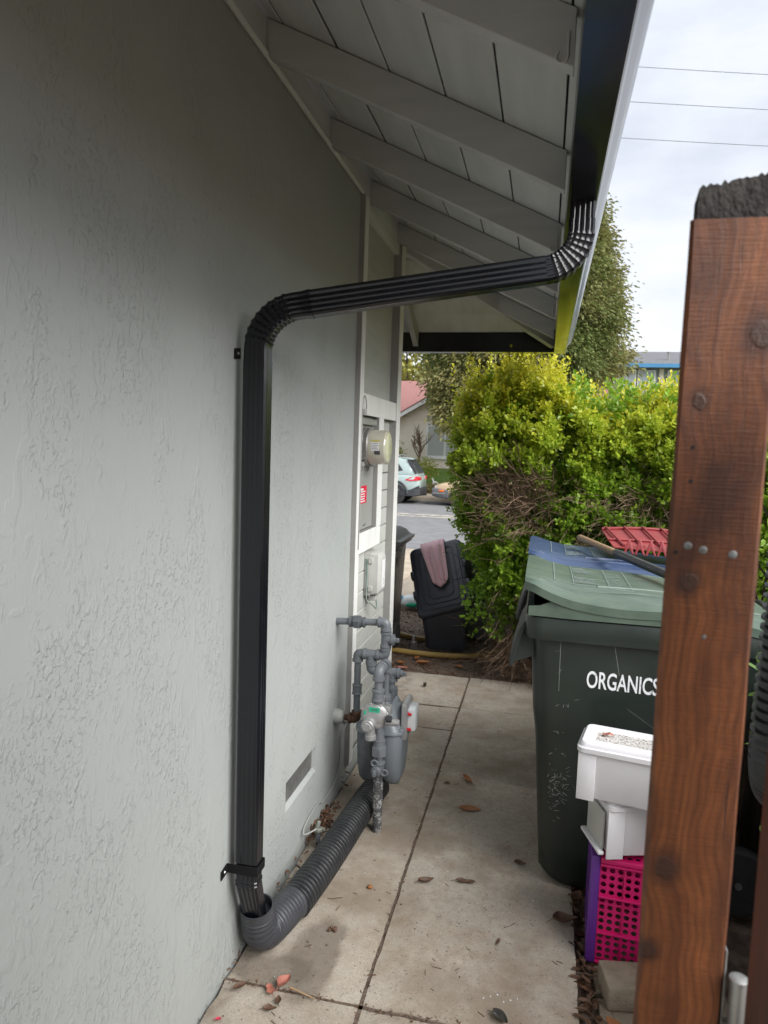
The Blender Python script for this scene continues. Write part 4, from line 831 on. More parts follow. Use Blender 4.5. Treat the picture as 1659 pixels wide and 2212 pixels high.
def facetext(body, mat, parent, x, z, h, width, yfun, rz=0.):
    y = yfun(z); sl = (yfun(z+.05)-yfun(z-.05))/.1
    return text('lettering', body, mat, parent, h/.70, Matrix(((1, 0, 0, x), (0, sl, -1, y-.0015), (-.02, 1, sl, z), (0, 0, 0, 1))), width, h*.02)
facetext('ORGANICS', LETTER, gbody, 1.074, .806, .062, .248, gnear)
g = G(); rs = random.Random(5)
for _ in range(110):
    x = rs.gauss(.985, .028); z = rs.gauss(.40, .055) if rs.random() < .8 else rs.uniform(.3, .95); a = rs.uniform(-.9, .9)+(1.57 if rs.random() < .25 else 0); L_ = rs.uniform(.004, .02)
    if x < .955: continue
    d = Vector((math.cos(a), math.sin(a)))*L_; nn = Vector((-math.sin(a), math.cos(a)))*rs.uniform(.0003, .0007)
    g.add([(x+sx*nn.x+k*d.x, gnear(z+sx*nn.y+k*d.y)-.0007, z+sx*nn.y+k*d.y) for k, sx in ((0, -1), (1, -1), (1, 1), (0, 1))], [(0, 1, 2, 3)])
for (xa, za, xb, zb_) in ((.975, .97, .978, .78), (1.16, .98, 1.185, .86), (1.05, .62, 1.3, .60), (1.22, .74, 1.34, .66)):
    g.add([(xa, gnear(za)-.0007, za), (xa+.0012, gnear(za)-.0007, za), (xb+.0012, gnear(zb_)-.0007, zb_), (xb, gnear(zb_)-.0007, zb_)], [(0, 1, 2, 3)])
g.build('scuff_marks', SCUFF, gbody)

# garbage bin in front of the house
GX = -.07
t = thing('garbage_bin', 'tall black wheeled garbage bin with grey lid beyond the house corner', 'bin', (-.52, 5.9, 0), 'wheeled bins along the path')
lv = [(0.03, .07), (.05, .05), (.3, .04), (.6, .02), (.86, 0)]
bd = G().loft([rr3(-.83+k, -.205-k*.55, 5.56+k*.8, 6.22-k, .06, z) for z, k in lv]).build('body', BLKBIN, t, smooth=45)
G().loft([rr3(-.845, -.19, 5.545, 6.235, .06, .82), rr3(-.865, -.165, 5.525, 6.255, .06, .83), rr3(-.865, -.165, 5.525, 6.255, .06, .885), rr3(-.85, -.18, 5.54, 6.24, .06, .895)]).build('rim', GREYLID, t, smooth=40)
G().loft([rr3(-.85, -.185, 5.54, 6.24, .06, .896), rr3(-.83, -.21, 5.56, 6.22, .06, .93), rr3(-.76, -.25, 5.62, 6.16, .06, .955), rr3(-.6, -.40, 5.75, 6.0, .06, .965)]).build('lid', GREYLID, t, smooth=40)
g = G(); g.prism([(0, 0), (.05, .02), (.06, .05), (0, .05)], (-.19, 5.56, .84), (1, 0, 0), (0, 0, 1), (0, .6, 0)); g.build('side_lip', GREYLID, t, bevel=.004)
for x in (-.20, -.88): G().lathe((x, 5.64, .105), (1, 0, 0), [(.03, 0), (.09, .004), (.105, .012), (.105, .045), (.09, .052), (.03, .056)], 28).build('wheel', RUBBER, t, smooth=40)
text('lettering', 'GARBAGE', LETTER, bd, .075, Matrix(((0, .02, 1, -.2078), (1, 0, 0, 5.60), (0, 1, -.05, .735), (0, 0, 0, 1))), .42, .001)

t.location.x += GX

# ------------------------------------------------------------------ tool and red leaf scoop on the lids
tl = thing('garden_tool', 'long tool handle of pale wood and grey grip lying across the bin lids', 'garden tool', (1.2, 3.4, 1.2))
A_, B_ = V(1.075, 3.72, 1.225), V(1.52, 2.60, 1.165)
G().tube([A_, A_.lerp(B_, .01), A_.lerp(B_, .33)], [.012, .0155, .0155], 14).build('wood_end', HANDW, tl, smooth=50)
G().tube([A_.lerp(B_, .325), A_.lerp(B_, .34), A_.lerp(B_, .98), B_], [.016, .0185, .0185, .012], 14).build('grip', HANDG, tl, smooth=50)
sc_t = thing('leaf_scoop', 'red plastic leaf scoop with ribs and zigzag teeth lying on the blue bin lid', 'leaf scoop', (1.4, 3.6, 1.18))
g = G(); N = 16
def scp(u, v):  # u across 0..1 (along X), v from back (0) to teeth (1)
    x = 1.19+.50*u; w = 1-.25*v*(u < .2); return V(x+.03*v, 3.80-.33*v+.05*u, 1.262-.055*v+.02*math.sin(math.pi*u)*(1-v)-.02*u+.012*v*v)
vs = [scp(i/N, j/8) for j in range(9) for i in range(N+1)]; fs = [(j*(N+1)+i, j*(N+1)+i+1, (j+1)*(N+1)+i+1, (j+1)*(N+1)+i) for j in range(8) for i in range(N)]
n = len(vs); g.add(vs+[v+V(0, 0, -.005) for v in vs], fs+[(d+n, c+n, b+n, a+n) for a, b, c, d in fs]+[(i, i+1, i+1+n, i+n) for i in range(N)]+[(8*(N+1)+i, 8*(N+1)+i+n, 8*(N+1)+i+1+n, 8*(N+1)+i+1) for i in range(N)])
bs = g.build('scoop_plate', REDPL, sc_t, smooth=40)
for k in range(6):
    u = .04+k*.18; G().tube([scp(u, 0)+V(0, 0, .012), scp(max(0, u+.03), .5)+V(0, 0, .012), scp(min(1, u+.06), .95)+V(0, 0, .006)], .006, 8).build('rib', REDPL, sc_t, smooth=50)
G().tube([scp(i/8, 0)+V(0, 0, .004) for i in range(9)], .008, 8).build('back_edge', REDPL, sc_t, smooth=50)
G().tube([scp(i/8, .62)+V(0, 0, .006) for i in range(9)], .005, 8).build('cross_rib', REDPL, sc_t, smooth=50)
for k in range(9):
    u = .14+k*.1; p = scp(u, 1.)
    G().prism([(-.024, -.016), (-.004, .052), (.004, .052), (.024, -.016), (.014, -.016), (0, .024), (-.014, -.016)], p+V(0, -.003, -.012), (1, 0, 0), (0, .25, 1), (0, .006, 0)).build('tooth', REDPL, sc_t, bevel=.001)

# ------------------------------------------------------------------ crate and white boxes
def hole_panel(name, mat, parent, o, u, w, nu, nw, pu, pw, r, n, th, skip=lambda i, j: False):
    o, u, w = Vector(o), Vector(u).normalized(), Vector(w).normalized(); nn = Vector(n).normalized(); g = G(); K = 12
    for j in range(nw):
        for i in range(nu):
            c0 = o+u*(i+.5)*pu+w*(j+.5)*pw; sq = []; ci = []
            for k in range(K):
                a = 2*math.pi*k/K+math.pi/K; ca, sa = math.cos(a), math.sin(a); m = max(abs(ca), abs(sa)); sq.append(c0+u*(ca/m*pu/2)+w*(sa/m*pw/2)); ci.append(c0+u*ca*r+w*sa*r)
            if skip(i, j): g.add(sq+[p-nn*th for p in sq], [tuple(range(K))]); continue
            bk = [p-nn*th for p in ci]; bs = [p-nn*th for p in sq]
            g.add(sq+ci+bk+bs, [(k, (k+1) % K, K+(k+1) % K, K+k) for k in range(K)]+[(K+k, K+(k+1) % K, 2*K+(k+1) % K, 2*K+k) for k in range(K)]+[(2*K+k, 2*K+(k+1) % K, 3*K+(k+1) % K, 3*K+k) for k in range(K)])
    return g.build(name, mat, parent)
ya = R(-3); cu_ = V(math.cos(ya), math.sin(ya), 0); cv_ = V(-math.sin(ya), math.cos(ya), 0); co = V(1.098, 2.281, 0)
ct = thing('plastic_crate', 'pink perforated plastic crate with purple side panels holding white boxes', 'crate', co)
CW, CD, CH = .34, .30, .365; up = V(0, 0, 1)
def cp_(a, b, z): return co+cu_*a+cv_*b+up*z
def cbox(name, mat, par, a0, a1, b0, b1, z0, z1, bev=.003):
    m = Matrix((cu_, cv_, up)).transposed(); return G().obox(cp_((a0+a1)/2, (b0+b1)/2, (z0+z1)/2), ((a1-a0)/2, (b1-b0)/2, (z1-z0)/2), m).build(name, mat, par, bevel=bev, seg=2)
for a0 in (0, CW-.03):
    sp = cbox('side_panel', PURPLE, ct, a0, a0+.030, -.004, .03, .0, CH, .006); cbox('side_post', PURPLE, ct, a0, a0+.030, CD-.03, CD, 0, CH, .006)
    cbox('side_rail', PURPLE, ct, a0, a0+.030, .03, CD-.03, CH-.05, CH, .005); cbox('side_rail', PURPLE, ct, a0, a0+.030, .03, CD-.03, 0, .05, .005)
    hole_panel('side_mesh', PURPLE, ct, cp_(a0+.004, .03, .05), cv_, up, 10, 11, (CD-.06)/10, (CH-.1)/11, .0085, -cu_, .003)
PW = (CW-.06)/11
for (z0, z1, rws) in ((.012, .104, 4), (.108, .226, 5), (.230, .330, 4)):
    hole_panel('front_mesh', PINK, ct, cp_(.03, .008, z0), cu_, up, 11, rws, PW, (z1-z0)/rws, .0088, -cv_, .003)
    hole_panel('back_mesh', PINK, ct, cp_(.03, CD-.01, z0), cu_, up, 11, rws, PW, (z1-z0)/rws, .0088, -cv_, .003)
for z in (.004, .106, .228, .336): cbox('front_rail', PINK, ct, .03, CW-.03, -.002, .014, z-.0035, z+.0035, .001)
for k in (3, 6, 9): cbox('front_rib', PINK, ct, .03+PW*k-.0018, .03+PW*k+.0018, .001, .012, .008, .333, .0008)
cbox('top_rail', PINK, ct, .03, CW-.03, -.003, .018, .342, .36, .003)
hole_panel('top_mesh', PINK, ct, cp_(.03, .016, .358), cu_, cv_, 11, 11, PW, (CD-.03)/11, .0088, up, .003)
def white_box(name, label, corner, yaw, z0, z1, L_, D_, recess):
    u = V(math.cos(yaw), math.sin(yaw), 0); w = V(-math.sin(yaw), math.cos(yaw), 0); o = Vector(corner); t = thing(name, label, 'storage box', (o.x, o.y, z0), 'white boxes stacked on the crate')
    def ring(k, z, r=.02, n=5): return [o+u*(a+L_/2)+w*(b+D_/2)+up*z for a, b in rrect(L_/2-k, D_/2-k, r, n)]
    zl = z1-.028
    G().loft([ring(.016, z0, .016), ring(.014, z0+.003, .018), ring(.006, zl, .022)]).build('body', WHITEPL, t, smooth=35)
    m = Matrix((u, w, up)).transposed()
    for s_ in (0, 1): G().obox(o+u*(.030 if s_ == 0 else L_-.03)+w*(.0085)+up*((z0+zl)/2-.004), (.027, .004, (zl-z0)/2+.002), m).build('end_band', WHITEPL, t, bevel=.0015)
    ld = G().loft([ring(.004, zl-.004), ring(-.003, zl-.002, .024), ring(-.003, zl+.012, .024), ring(.003, zl+.015, .022), ring(.005, z1-.005, .022), ring(.010, z1, .02), ring(.04, z1, .016), ring(.046, z1-.006, .014)]).build('lid', WHITEPL, t, smooth=35)
    if recess:
        s = NT('dirt_speckled_recess'); v = s.coord((1, 1, 1)); sp = s.mr(s.noise(v, 170, 4, .7), .5, .6); s.set(Base_Color=s.mix(sp, (.62, .60, .58), (.13, .095, .07)), Roughness=.7)
        G().loft([ring(.0465, z1-.0058, .014), ring(.0475, z1-.0052, .014)]).build('lid_recess', s.m, ld)
    else:
        e = G().obox(o-u*.001+w*(D_/2)+up*((z0+zl)/2-.004), (.004, D_/2-.03, (zl-z0)/2-.016), m).build('end_handle', BOXGREY, t, bevel=.003)
        G().obox(o-u*.010+w*(D_/2)+up*(z0+.008), (.010, D_/2-.015, .006), m).build('handle_lip', WHITEPL, t, bevel=.004)
    return t
white_box('storage_box', 'white lidded plastic box with dirt on its lid, topmost of the stack', (1.032, 2.243, 0), R(-11), .568, .748, .35, .185, True)
white_box('storage_box', 'lower white plastic box with grey end handle, resting on the pink crate', (1.138, 2.238, 0), R(17), .382, .5665, .34, .19, False)
o = G().add([(1.11, 2.33, .749), (1.135, 2.345, .752), (1.14, 2.33, .756), (1.15, 2.325, .75), (1.13, 2.318, .753), (1.115, 2.32, .7495)], [(0, 1, 2, 4, 5), (2, 3, 4)]).build('leaf', DRYR); tag(o, 'small rusty leaf scrap lying on the topmost white box', 'leaf')
# concrete block in front of the crate
m = Matrix.Rotation(R(10), 3, 'Z'); g = G(); g.obox((1.245, 2.165, .03), (.105, .062, .0375), m); tag(g.build('concrete_block', PAVER, None, bevel=.008), 'rough tan concrete block lying in front of the pink crate', 'block')

# ------------------------------------------------------------------ gate post, gate, hinge
NAIL = simple('dull_nail_head', (.26, .27, .27), (.15, .15, .15), .6, metal=.5, scale=200)
gp_ = thing('gate_post', 'tall red brown stained wooden gate post with a blackened top', 'gate post', (1.014, .79, 0))
g = G(); NZ = 46
rings = []
for i in range(NZ+1):
    z = -.2+(1.889+.2)*i/NZ; w = lambda k: .0016*mnoise.noise(Vector((k*7.1, z*9, .5)))
    rings.append([(1.014+.004+w(1), .790, z), (1.103-.003+w(2), .790, z), (1.103+w(3), .793, z), (1.103+w(4), .826, z), (1.0205+w(5), .826, z), (1.014+w(6), .794, z)])
g.loft(rings).build('face_board', POSTW, gp_, smooth=20)
g = G(); nx = 22; rings = []
for z in (-.2, .6, 1.2, 1.925): rings.append([(1.0265+.0765*i/nx, .8275, z) for i in range(nx+1)]+[(1.0285+.0745*i/nx, .862, z) for i in range(nx, -1, -1)])
rs = random.Random(3)
zt_ = [1.932+.012*i/nx+(.0025 if i % 2 else 0)+rs.uniform(-.0015, .002) for i in range(nx+1)]
rings.append([(1.0265+.0765*i/nx, .8275, zt_[i]) for i in range(nx+1)]+[(1.0285+.0745*i/nx, .862, zt_[i]-.005) for i in range(nx, -1, -1)])
g.loft(rings, (True, False)); b = len(g.v)-2*(nx+1); g.f += [(b+i, b+i+1, b+2*nx-i, b+2*nx+1-i) for i in range(nx)]
g.build('post_core', BLKWOOD, gp_)
for x, z, r in ((1.034, 1.5575, .0044), (1.049, 1.554, .0044), (1.078, 1.551, .0046), (1.0565, 1.462, .0024)): G().lathe((x, .7905, z), (0, -1, 0), [(r, 0), (r, .0004), (r*.8, .0009), (r*.2, .001)], 16).build('nail_head', NAIL, gp_, smooth=40)
for x, z in ((1.0315, 1.66), (1.032, 1.625), (1.0225, 1.55)): G().lathe((x, .7902, z), (0, -1, 0), [(.0022, 0), (.0022, .0005)], 10).build('nail_hole_disc', SHADEBLACK, gp_)  # flat black discs on the board, the shade of nail holes painted on
gt = thing('gate', 'red brown wooden gate swung open beside the post at the right edge', 'gate', (1.103, .72, 0))
part('stile', GATEW, gt, 1.104, 1.142, .63, .72, .1, 1.75, bevel=.003)
for k in range(5): part('picket', GATEW, gt, 1.143, 1.162, .58-k*.145, .715-k*.145, .08, 1.78, bevel=.003)
for z in (.35, 1.45): part('rail', GATEW, gt, 1.105, 1.142, -.02, .629, z, z+.09, bevel=.003)
hg = thing('hinge', 'grey metal barrel hinge between the gate post and the gate', 'hinge', (1.115, .79, 1.05))
g = G(); g.lathe((1.1165, .785, .93), (0, 0, 1), [(.0085, 0), (.0085, .105)], 20); g.lathe((1.1165, .785, 1.038), (0, 0, 1), [(.0085, 0), (.0085, .052)], 20); g.build('barrel', GALV, hg, smooth=40)
g = G(); g.tube([(1.1165, .785, .92), (1.1165, .785, 1.093)], .0052, 14); g.lathe((1.1165, .785, 1.09), (0, 0, 1), [(.0052, 0), (.0098, .001), (.0098, .004), (.006, .006)], 18); g.build('pin', GALV, hg, smooth=40)
g = G(); g.box(1.1035, 1.1055, .792, .83, .94, 1.118); g.build('leaf_plate', GALV, hg, bevel=.0006)

# ------------------------------------------------------------------ right-hand side: weathered fence, hanging corrugated hose
fn = thing('fence', 'weathered grey wooden plank fence behind the bins on the right', 'fence', (1.78, 2.4, 0))
bx = None
for k in range(34):
    y = .95+k*.152
    if bx is None: bx = G().box(1.775, 1.795, .95, 1.094, -.05, 1.0).build('plank', OLDWOOD, fn, bevel=.003); b0 = bx.location.copy()
    else:
        o = bpy.data.objects.new('plank', bx.data); COL.objects.link(o); o.parent = fn; o.location = (random.uniform(-.003, .003), k*.152, random.uniform(-.02, .02))
for z in (.2, .8): part('rail', OLDWOOD, fn, 1.796, 1.834, .95, 6.1, z, z+.085)
hs = thing('hanging_hose', 'black corrugated hose hanging behind the gate post on the right', 'hose', (1.30, 1.35, 0))
hp = fillet([(1.345, 1.32, 1.86), (1.318, 1.33, 1.5), (1.315, 1.34, 1.12), (1.36, 1.45, 1.0), (1.47, 1.5, 1.2), (1.50, 1.5, 1.8)], .12, 24); hp = relen(hp, .003); acc = 0; rr = []
for i, p in enumerate(hp):
    if i: acc += (p-hp[i-1]).length
    ph = (acc % .0185)/.0185; rr.append(.050 if ph < .45 else .0425)
G().tube(hp, rr, 26).build('tube', CORR, hs, smooth=60)
G().lathe((1.345, 1.32, 1.86), (0, 0, 1), [(.05, 0), (.053, .003), (.053, .02), (.045, .022)], 24).build('end_cuff', CORR, hs, smooth=40)

# ------------------------------------------------------------------ things beyond the path end
tt = thing('storage_tote', 'black lidded storage tote tipped up on its end beside the hedge', 'tote', (.1, 5.85, 0))
ow = V(-.061, 5.70, .268); uw = V(.396, .02, .127).normalized(); ul = V(-.138, .4, .457); ul = (ul-uw*ul.dot(uw)).normalized(); un = uw.cross(ul).normalized()
TW, TL, TD = .44, .66, .50
def tring(k, d, r=.05, n=5, kl=None): return [ow+uw*(a+TW/2)+ul*(b+TL/2)+un*d for a, b in rrect(TW/2-k, TL/2-(k if kl is None else kl), r, n)]
top_ = tring(.012, -.05); bot_ = []
for p_ in tring(.045, 0.):
    t_ = min(1, max(0, ((p_-ow).dot(ul)-.04)/(TL-.08))); bot_.append(V(p_.x+.03, p_.y+.05, -.03).lerp(p_-un*.36, t_))
G().loft([bot_, [a_.lerp(b_, .06) for a_, b_ in zip(bot_, top_)], [a_.lerp(b_, .5) for a_, b_ in zip(bot_, top_)], top_]).build('body', TOTE, tt, smooth=40)
ld = G().loft([tring(.006, -.065), tring(-.012, -.06), tring(-.014, -.03), tring(-.006, -.012), tring(.012, -.004), tring(.024, -.004), tring(.03, .004), tring(.060, .004), tring(.063, -.002), tring(.070, -.002), tring(.073, .004), tring(.105, .004), tring(.108, -.002), tring(.115, -.002), tring(.118, .004), tring(.15, .005, .03)]).build('lid', TOTE, tt, smooth=25)
for s_ in (0, 1):
    for fr in (.32, .62): G().obox(ow+uw*(TW*s_+(.012 if s_ else -.012))+ul*(TL*fr)+un*(-.035), (.016, .035, .028), Matrix((uw, ul, un)).transposed()).build('latch', TOTE, tt, bevel=.008)
t2 = thing('blue_grey_tub', 'blue grey plastic tub standing behind the tipped black tote', 'tub', (.3, 6.4, 0))
G().loft([rr3(.10, .52, 6.22, 6.62, .06, -.03), rr3(.06, .56, 6.18, 6.66, .06, .70), rr3(.04, .58, 6.16, 6.68, .06, .705), rr3(.04, .58, 6.16, 6.68, .06, .74), rr3(.07, .55, 6.19, 6.65, .05, .74), rr3(.1, .52, 6.22, 6.62, .05, .3)]).build('tub_body', simple('blue_grey_plastic', (.15, .17, .20), (.19, .21, .24), .4), t2, smooth=40)
tw = G(); NU, NV = 14, 26; vs = []
for j in range(NV+1):
    s_ = j/NV
    for i in range(NU+1):
        k = i/NU; wl = lerp(.20, .37, s_**.8); wr = lerp(.72, .68, s_); a = lerp(wl, wr, k)*TW
        b = TL*lerp(1.04, .40, s_)+.03*math.sin(math.pi*k)*-s_*2; f = .008*math.sin(k*19+2.2*s_)*(1-.3*s_)+.004*math.sin(k*41+1+s_*3)
        h_ = .036+1.5*f+.003*math.sin(s_*7)
        if s_ < .12: b = TL*1.04; h_ = .02-(.12-s_)*1.4
        vs.append(ow+uw*a+ul*b+un*h_)
n = len(vs); fs = [(j*(NU+1)+i, j*(NU+1)+i+1, (j+1)*(NU+1)+i+1, (j+1)*(NU+1)+i) for j in range(NV) for i in range(NU)]
tag(tw.add(vs, fs).build('towel', TOWEL, None, smooth=80), 'pink towel draped over the top of the black tote', 'towel')
md = bpy.data.objects['towel'].modifiers.new('solid', 'SOLIDIFY'); md.thickness = .007
tag(G().tube(smoothpath([(-.7, 6.2, -.012), (-.35, 6.12, -.012), (-.12, 6.02, -.012), (.05, 6.0, -.012)], 8), .021, 12).build('garden_hose', HOSE, None, smooth=60), 'short stretch of tan garden hose behind the garbage bin wheel', 'hose', 'tan garden hoses on the soil')
tag(G().tube(smoothpath([(-.6, 5.66, -.01), (-.25, 5.60, -.012), (.02, 5.57, -.012), (.3, 5.60, -.012), (.5, 5.70, -.012), (.66, 5.95, -.012), (.7, 6.3, -.012)], 8), .023, 12).build('garden_hose', HOSE, None, smooth=60), 'long tan garden hose curving in front of the black tote', 'hose', 'tan garden hoses on the soil')
tr = thing('trowel', 'grey metal trowel blade standing in the soil left of the tote', 'trowel', (-.10, 5.66, -.03))
g = G(); vs = []
for j in range(7):
    for i in range(5): k = i/4-.5; s_ = j/6; vs.append((-.10+k*.10*(1.1-.5*s_)+.01*s_, 5.66-.03*s_+.03*(4*k*k), -.035+.10*s_))
g.add(vs, [(j*5+i, j*5+i+1, j*5+i+6, j*5+i+5) for j in range(6) for i in range(4)]); o = g.build('blade', GALV, tr, smooth=60); o.modifiers.new('solid', 'SOLIDIFY').thickness = .003
G().lathe((-.092, 5.645, .06), (.05, .1, 1), [(.012, 0), (.016, .02), (.014, .05), (.006, .055)], 12).build('ferrule', GALV, tr, smooth=40)
bg_ = thing('plastic_bag', 'white and green plastic bag with blue top lying by the walk', 'bag', (-.42, 7.25, 0))
def blob(g, c, rx, ry, rz, seed, n=12, m=16, amp=.18):
    rings = []
    for i in range(n+1):
        th = math.pi*(i+.001)/(n+.002); ring = []
        for k in range(m):
            ph = 2*math.pi*k/m; d = Vector((math.sin(th)*math.cos(ph), math.sin(th)*math.sin(ph), math.cos(th))); s_ = 1+amp*mnoise.noise(d*2.3+Vector((seed, 0, 0)))
            ring.append((c[0]+d.x*rx*s_, c[1]+d.y*ry*s_, c[2]+d.z*rz*s_))
        rings.append(ring)
    g.loft(rings)
g = G(); blob(g, (-.40, 7.25, .03), .13, .11, .075, 3); g.build('bag_body', BAGW, bg_, smooth=60)
g = G(); blob(g, (-.53, 7.24, .05), .05, .06, .055, 8); g.build('bag_top', BAGB, bg_, smooth=60)
g = G(); blob(g, (-.38, 7.17, .02), .08, .04, .03, 5); g.build('green_print', GREENLAB, bg_, smooth=60)
# ------------------------------------------------------------------ hedge
hd = thing('hedge', 'tall bright green boxwood hedge with yellow tips and bare twiggy patches', 'hedge', (1.7, 6.1, 0))
def interp(x, tab):
    xs_ = [a for a, _ in tab]; ys_ = [b for _, b in tab]; return np.interp(x, xs_, ys_)
XL = [(0, 1.05), (.25, .95), (.45, .77), (.6, .62), (.8, .48), (1.03, .36), (1.35, .32), (1.55, .28), (1.75, .25), (1.9, .29), (2.05, .40), (2.2, .62)]
ZT = [(.2, 1.92), (.3, 1.96), (.5, 2.02), (.8, 2.04), (1.0, 2.0), (1.12, 1.88), (1.2, 1.82), (1.35, 1.78), (1.5, 1.83), (1.7, 1.88), (2.0, 1.86), (3.4, 1.86)]
def nz3(p, sc, off=0.): return np.array([mnoise.noise(Vector((a[0]*sc+off, a[1]*sc, a[2]*sc))) for a in p])
def sprigs(P, D, k, ln, leafl, youngv, spread=.9):
    n = len(P); D = D/np.linalg.norm(D, axis=1)[:, None]; ln = np.asarray(ln)
    t = np.linspace(.1, 1, k)[None, :]; pos = P[:, None, :]+D[:, None, :]*(t*ln[:, None])[:, :, None]
    rnd = RNG.normal(size=(n, k, 3)); rnd -= (rnd*D[:, None, :]).sum(2, keepdims=True)*D[:, None, :]; rnd /= np.linalg.norm(rnd, axis=2)[:, :, None]+1e-9
    dirs = D[:, None, :]*(.35+.7*t**3)[:, :, None]+rnd*spread; pos = pos+rnd*.004
    yv = np.repeat(youngv, k)*np.repeat(.55+.45*t, n, 0).ravel()
    return pos.reshape(-1, 3), dirs.reshape(-1, 3), (leafl*RNG.uniform(.7, 1.25, n*k)), yv
def hole(x, z):
    h_ = np.zeros_like(x)
    for cx, cz, rx, rz, w in ((.76, 1.28, .24, .19, 1.1), (.62, 1.40, .13, .10, .8), (1.52, 1.28, .30, .11, .8), (1.25, .86, .42, .16, 1.0), (1.75, .80, .5, .26, 1.1), (.80, .93, .3, .10, .8), (.85, .30, .35, .26, 1.1), (.62, .72, .12, .10, .5), (1.0, 1.55, .25, .07, .6)):
        h_ = np.maximum(h_, w*np.exp(-((x-cx)/rx)**2-((z-cz)/rz)**2))
    return h_
PP, DD_, LL, YY = [], [], [], []
def addspr(P, D, k, ln, leafl, yv):
    a, b, c, d = sprigs(P, D, k, ln, leafl, yv); PP.append(a); DD_.append(b); LL.append(c); YY.append(d)
# near face
N = 15000; x = RNG.uniform(.12, 3.5, N); x = np.where(RNG.random(N) < .35, RNG.uniform(.12, 1.9, N), x); z = RNG.uniform(.06, 2.24, N); ok = (x > interp(z, XL)-.03) & (z < interp(x, ZT)+.03)
x, z = x[ok], z[ok]; cl = nz3(np.stack([x, z*0, z], 1), 5.5, 3.)+.6*nz3(np.stack([x, z*0+4, z], 1), 13.)
dens = np.clip(.72+1.15*cl, .10, 1)*np.clip(1-hole(x, z)*1.05, 0, 1); dens[z < .55] *= .62; dens[z > 1.65] = np.maximum(dens[z > 1.65], .62)
ok = RNG.random(len(x)) < dens; x, z, cl = x[ok], z[ok], cl[ok]
cor = np.clip((interp(z, XL)+.28-x)/.28, 0, 1); y = 5.05+.30*cor**2-.25*cl+np.abs(RNG.normal(0, .05, len(x)))+.16*np.clip((z-1.75)/.5, 0, 1)+.12*np.clip((.5-z)/.5, 0, 1)
P = np.stack([x, y, z], 1); D = np.stack([-.55*cor+RNG.normal(0, .42, len(x)), -.75+RNG.normal(0, .35, len(x)), .55+RNG.normal(0, .4, len(x))+.5*np.clip((z-1.7)/.4, 0, 1)], 1)
addspr(P, D, 15, RNG.uniform(.07, .15, len(x)), .032, np.clip((z-1.35)/.75, 0, 1)*RNG.uniform(.3, 1., len(x))+.12*RNG.random(len(x)))
# left end
N = 4600; y = RNG.uniform(5.1, 7.6, N); z = RNG.uniform(.1, 2.2, N); cl = nz3(np.stack([y*0+9, y, z], 1), 4.5); dens = np.clip(.75+1.1*cl, .12, 1); dens[z < .5] *= .5; ok = RNG.random(N) < dens; y, z, cl = y[ok], z[ok], cl[ok]
x = interp(z, XL)+.04-.06*cl+np.abs(RNG.normal(0, .05, len(y))); P = np.stack([x, y, z], 1); D = np.stack([-.8+RNG.normal(0, .35, len(x)), -.25+RNG.normal(0, .4, len(x)), .5+RNG.normal(0, .4, len(x))], 1)
addspr(P, D, 15, RNG.uniform(.07, .16, len(x)), .032, np.clip((z-1.4)/.75, 0, 1)*RNG.uniform(.3, 1., len(x))+.12*RNG.random(len(x)))
# top
N = 4200; x = RNG.uniform(.25, 3.5, N); y = 5.1+2.4*RNG.random(N)**1.5; z = interp(x, ZT)+.05*nz3(np.stack([x, y, x*0], 1), 5.)+RNG.normal(0, .035, N)-.05; ok = x > interp(z, XL)-.02; P = np.stack([x, y, z], 1)[ok]
D = np.stack([RNG.normal(0, .35, N), RNG.normal(0, .35, N)-.15, .9+RNG.random(N)*.3], 1)[ok]; n_ = len(P); addspr(P, D, 15, RNG.uniform(.08, .18, n_), .032, RNG.uniform(.45, 1., n_))
# upright shoots
cx = np.concatenate([RNG.normal(.72, .05, 60), RNG.normal(.90, .05, 70), RNG.normal(.55, .10, 50), RNG.normal(1.22, .08, 24), RNG.normal(1.45, .05, 44), RNG.normal(1.66, .06, 60), RNG.normal(.35, .06, 20), RNG.uniform(.3, 2.6, 90)]); n_ = len(cx); cy = RNG.uniform(5.12, 5.55, n_); cz = interp(cx, ZT)-.04
P = np.stack([cx, cy, cz], 1); D = np.stack([RNG.normal(0, .12, n_), RNG.normal(0, .12, n_), np.ones(n_)], 1); addspr(P, D, 24, RNG.uniform(.14, .40, n_), .026, RNG.uniform(.7, 1., n_))
# interior
N = 9000; x = RNG.uniform(.4, 3.4, N); y = 5.12+RNG.random(N)**1.6*1.9; z = RNG.uniform(.3, 2.1, N); P = np.stack([x, y, z], 1); D = RNG.normal(size=(N, 3))+np.array([0, 0, .4]); addspr(P, D, 12, RNG.uniform(.08, .16, N), .036, np.zeros(N))
foliage('foliage', HEDGEL, hd, np.concatenate(PP), np.concatenate(DD_), np.concatenate(LL), np.concatenate(LL)*.62, np.concatenate(YY))
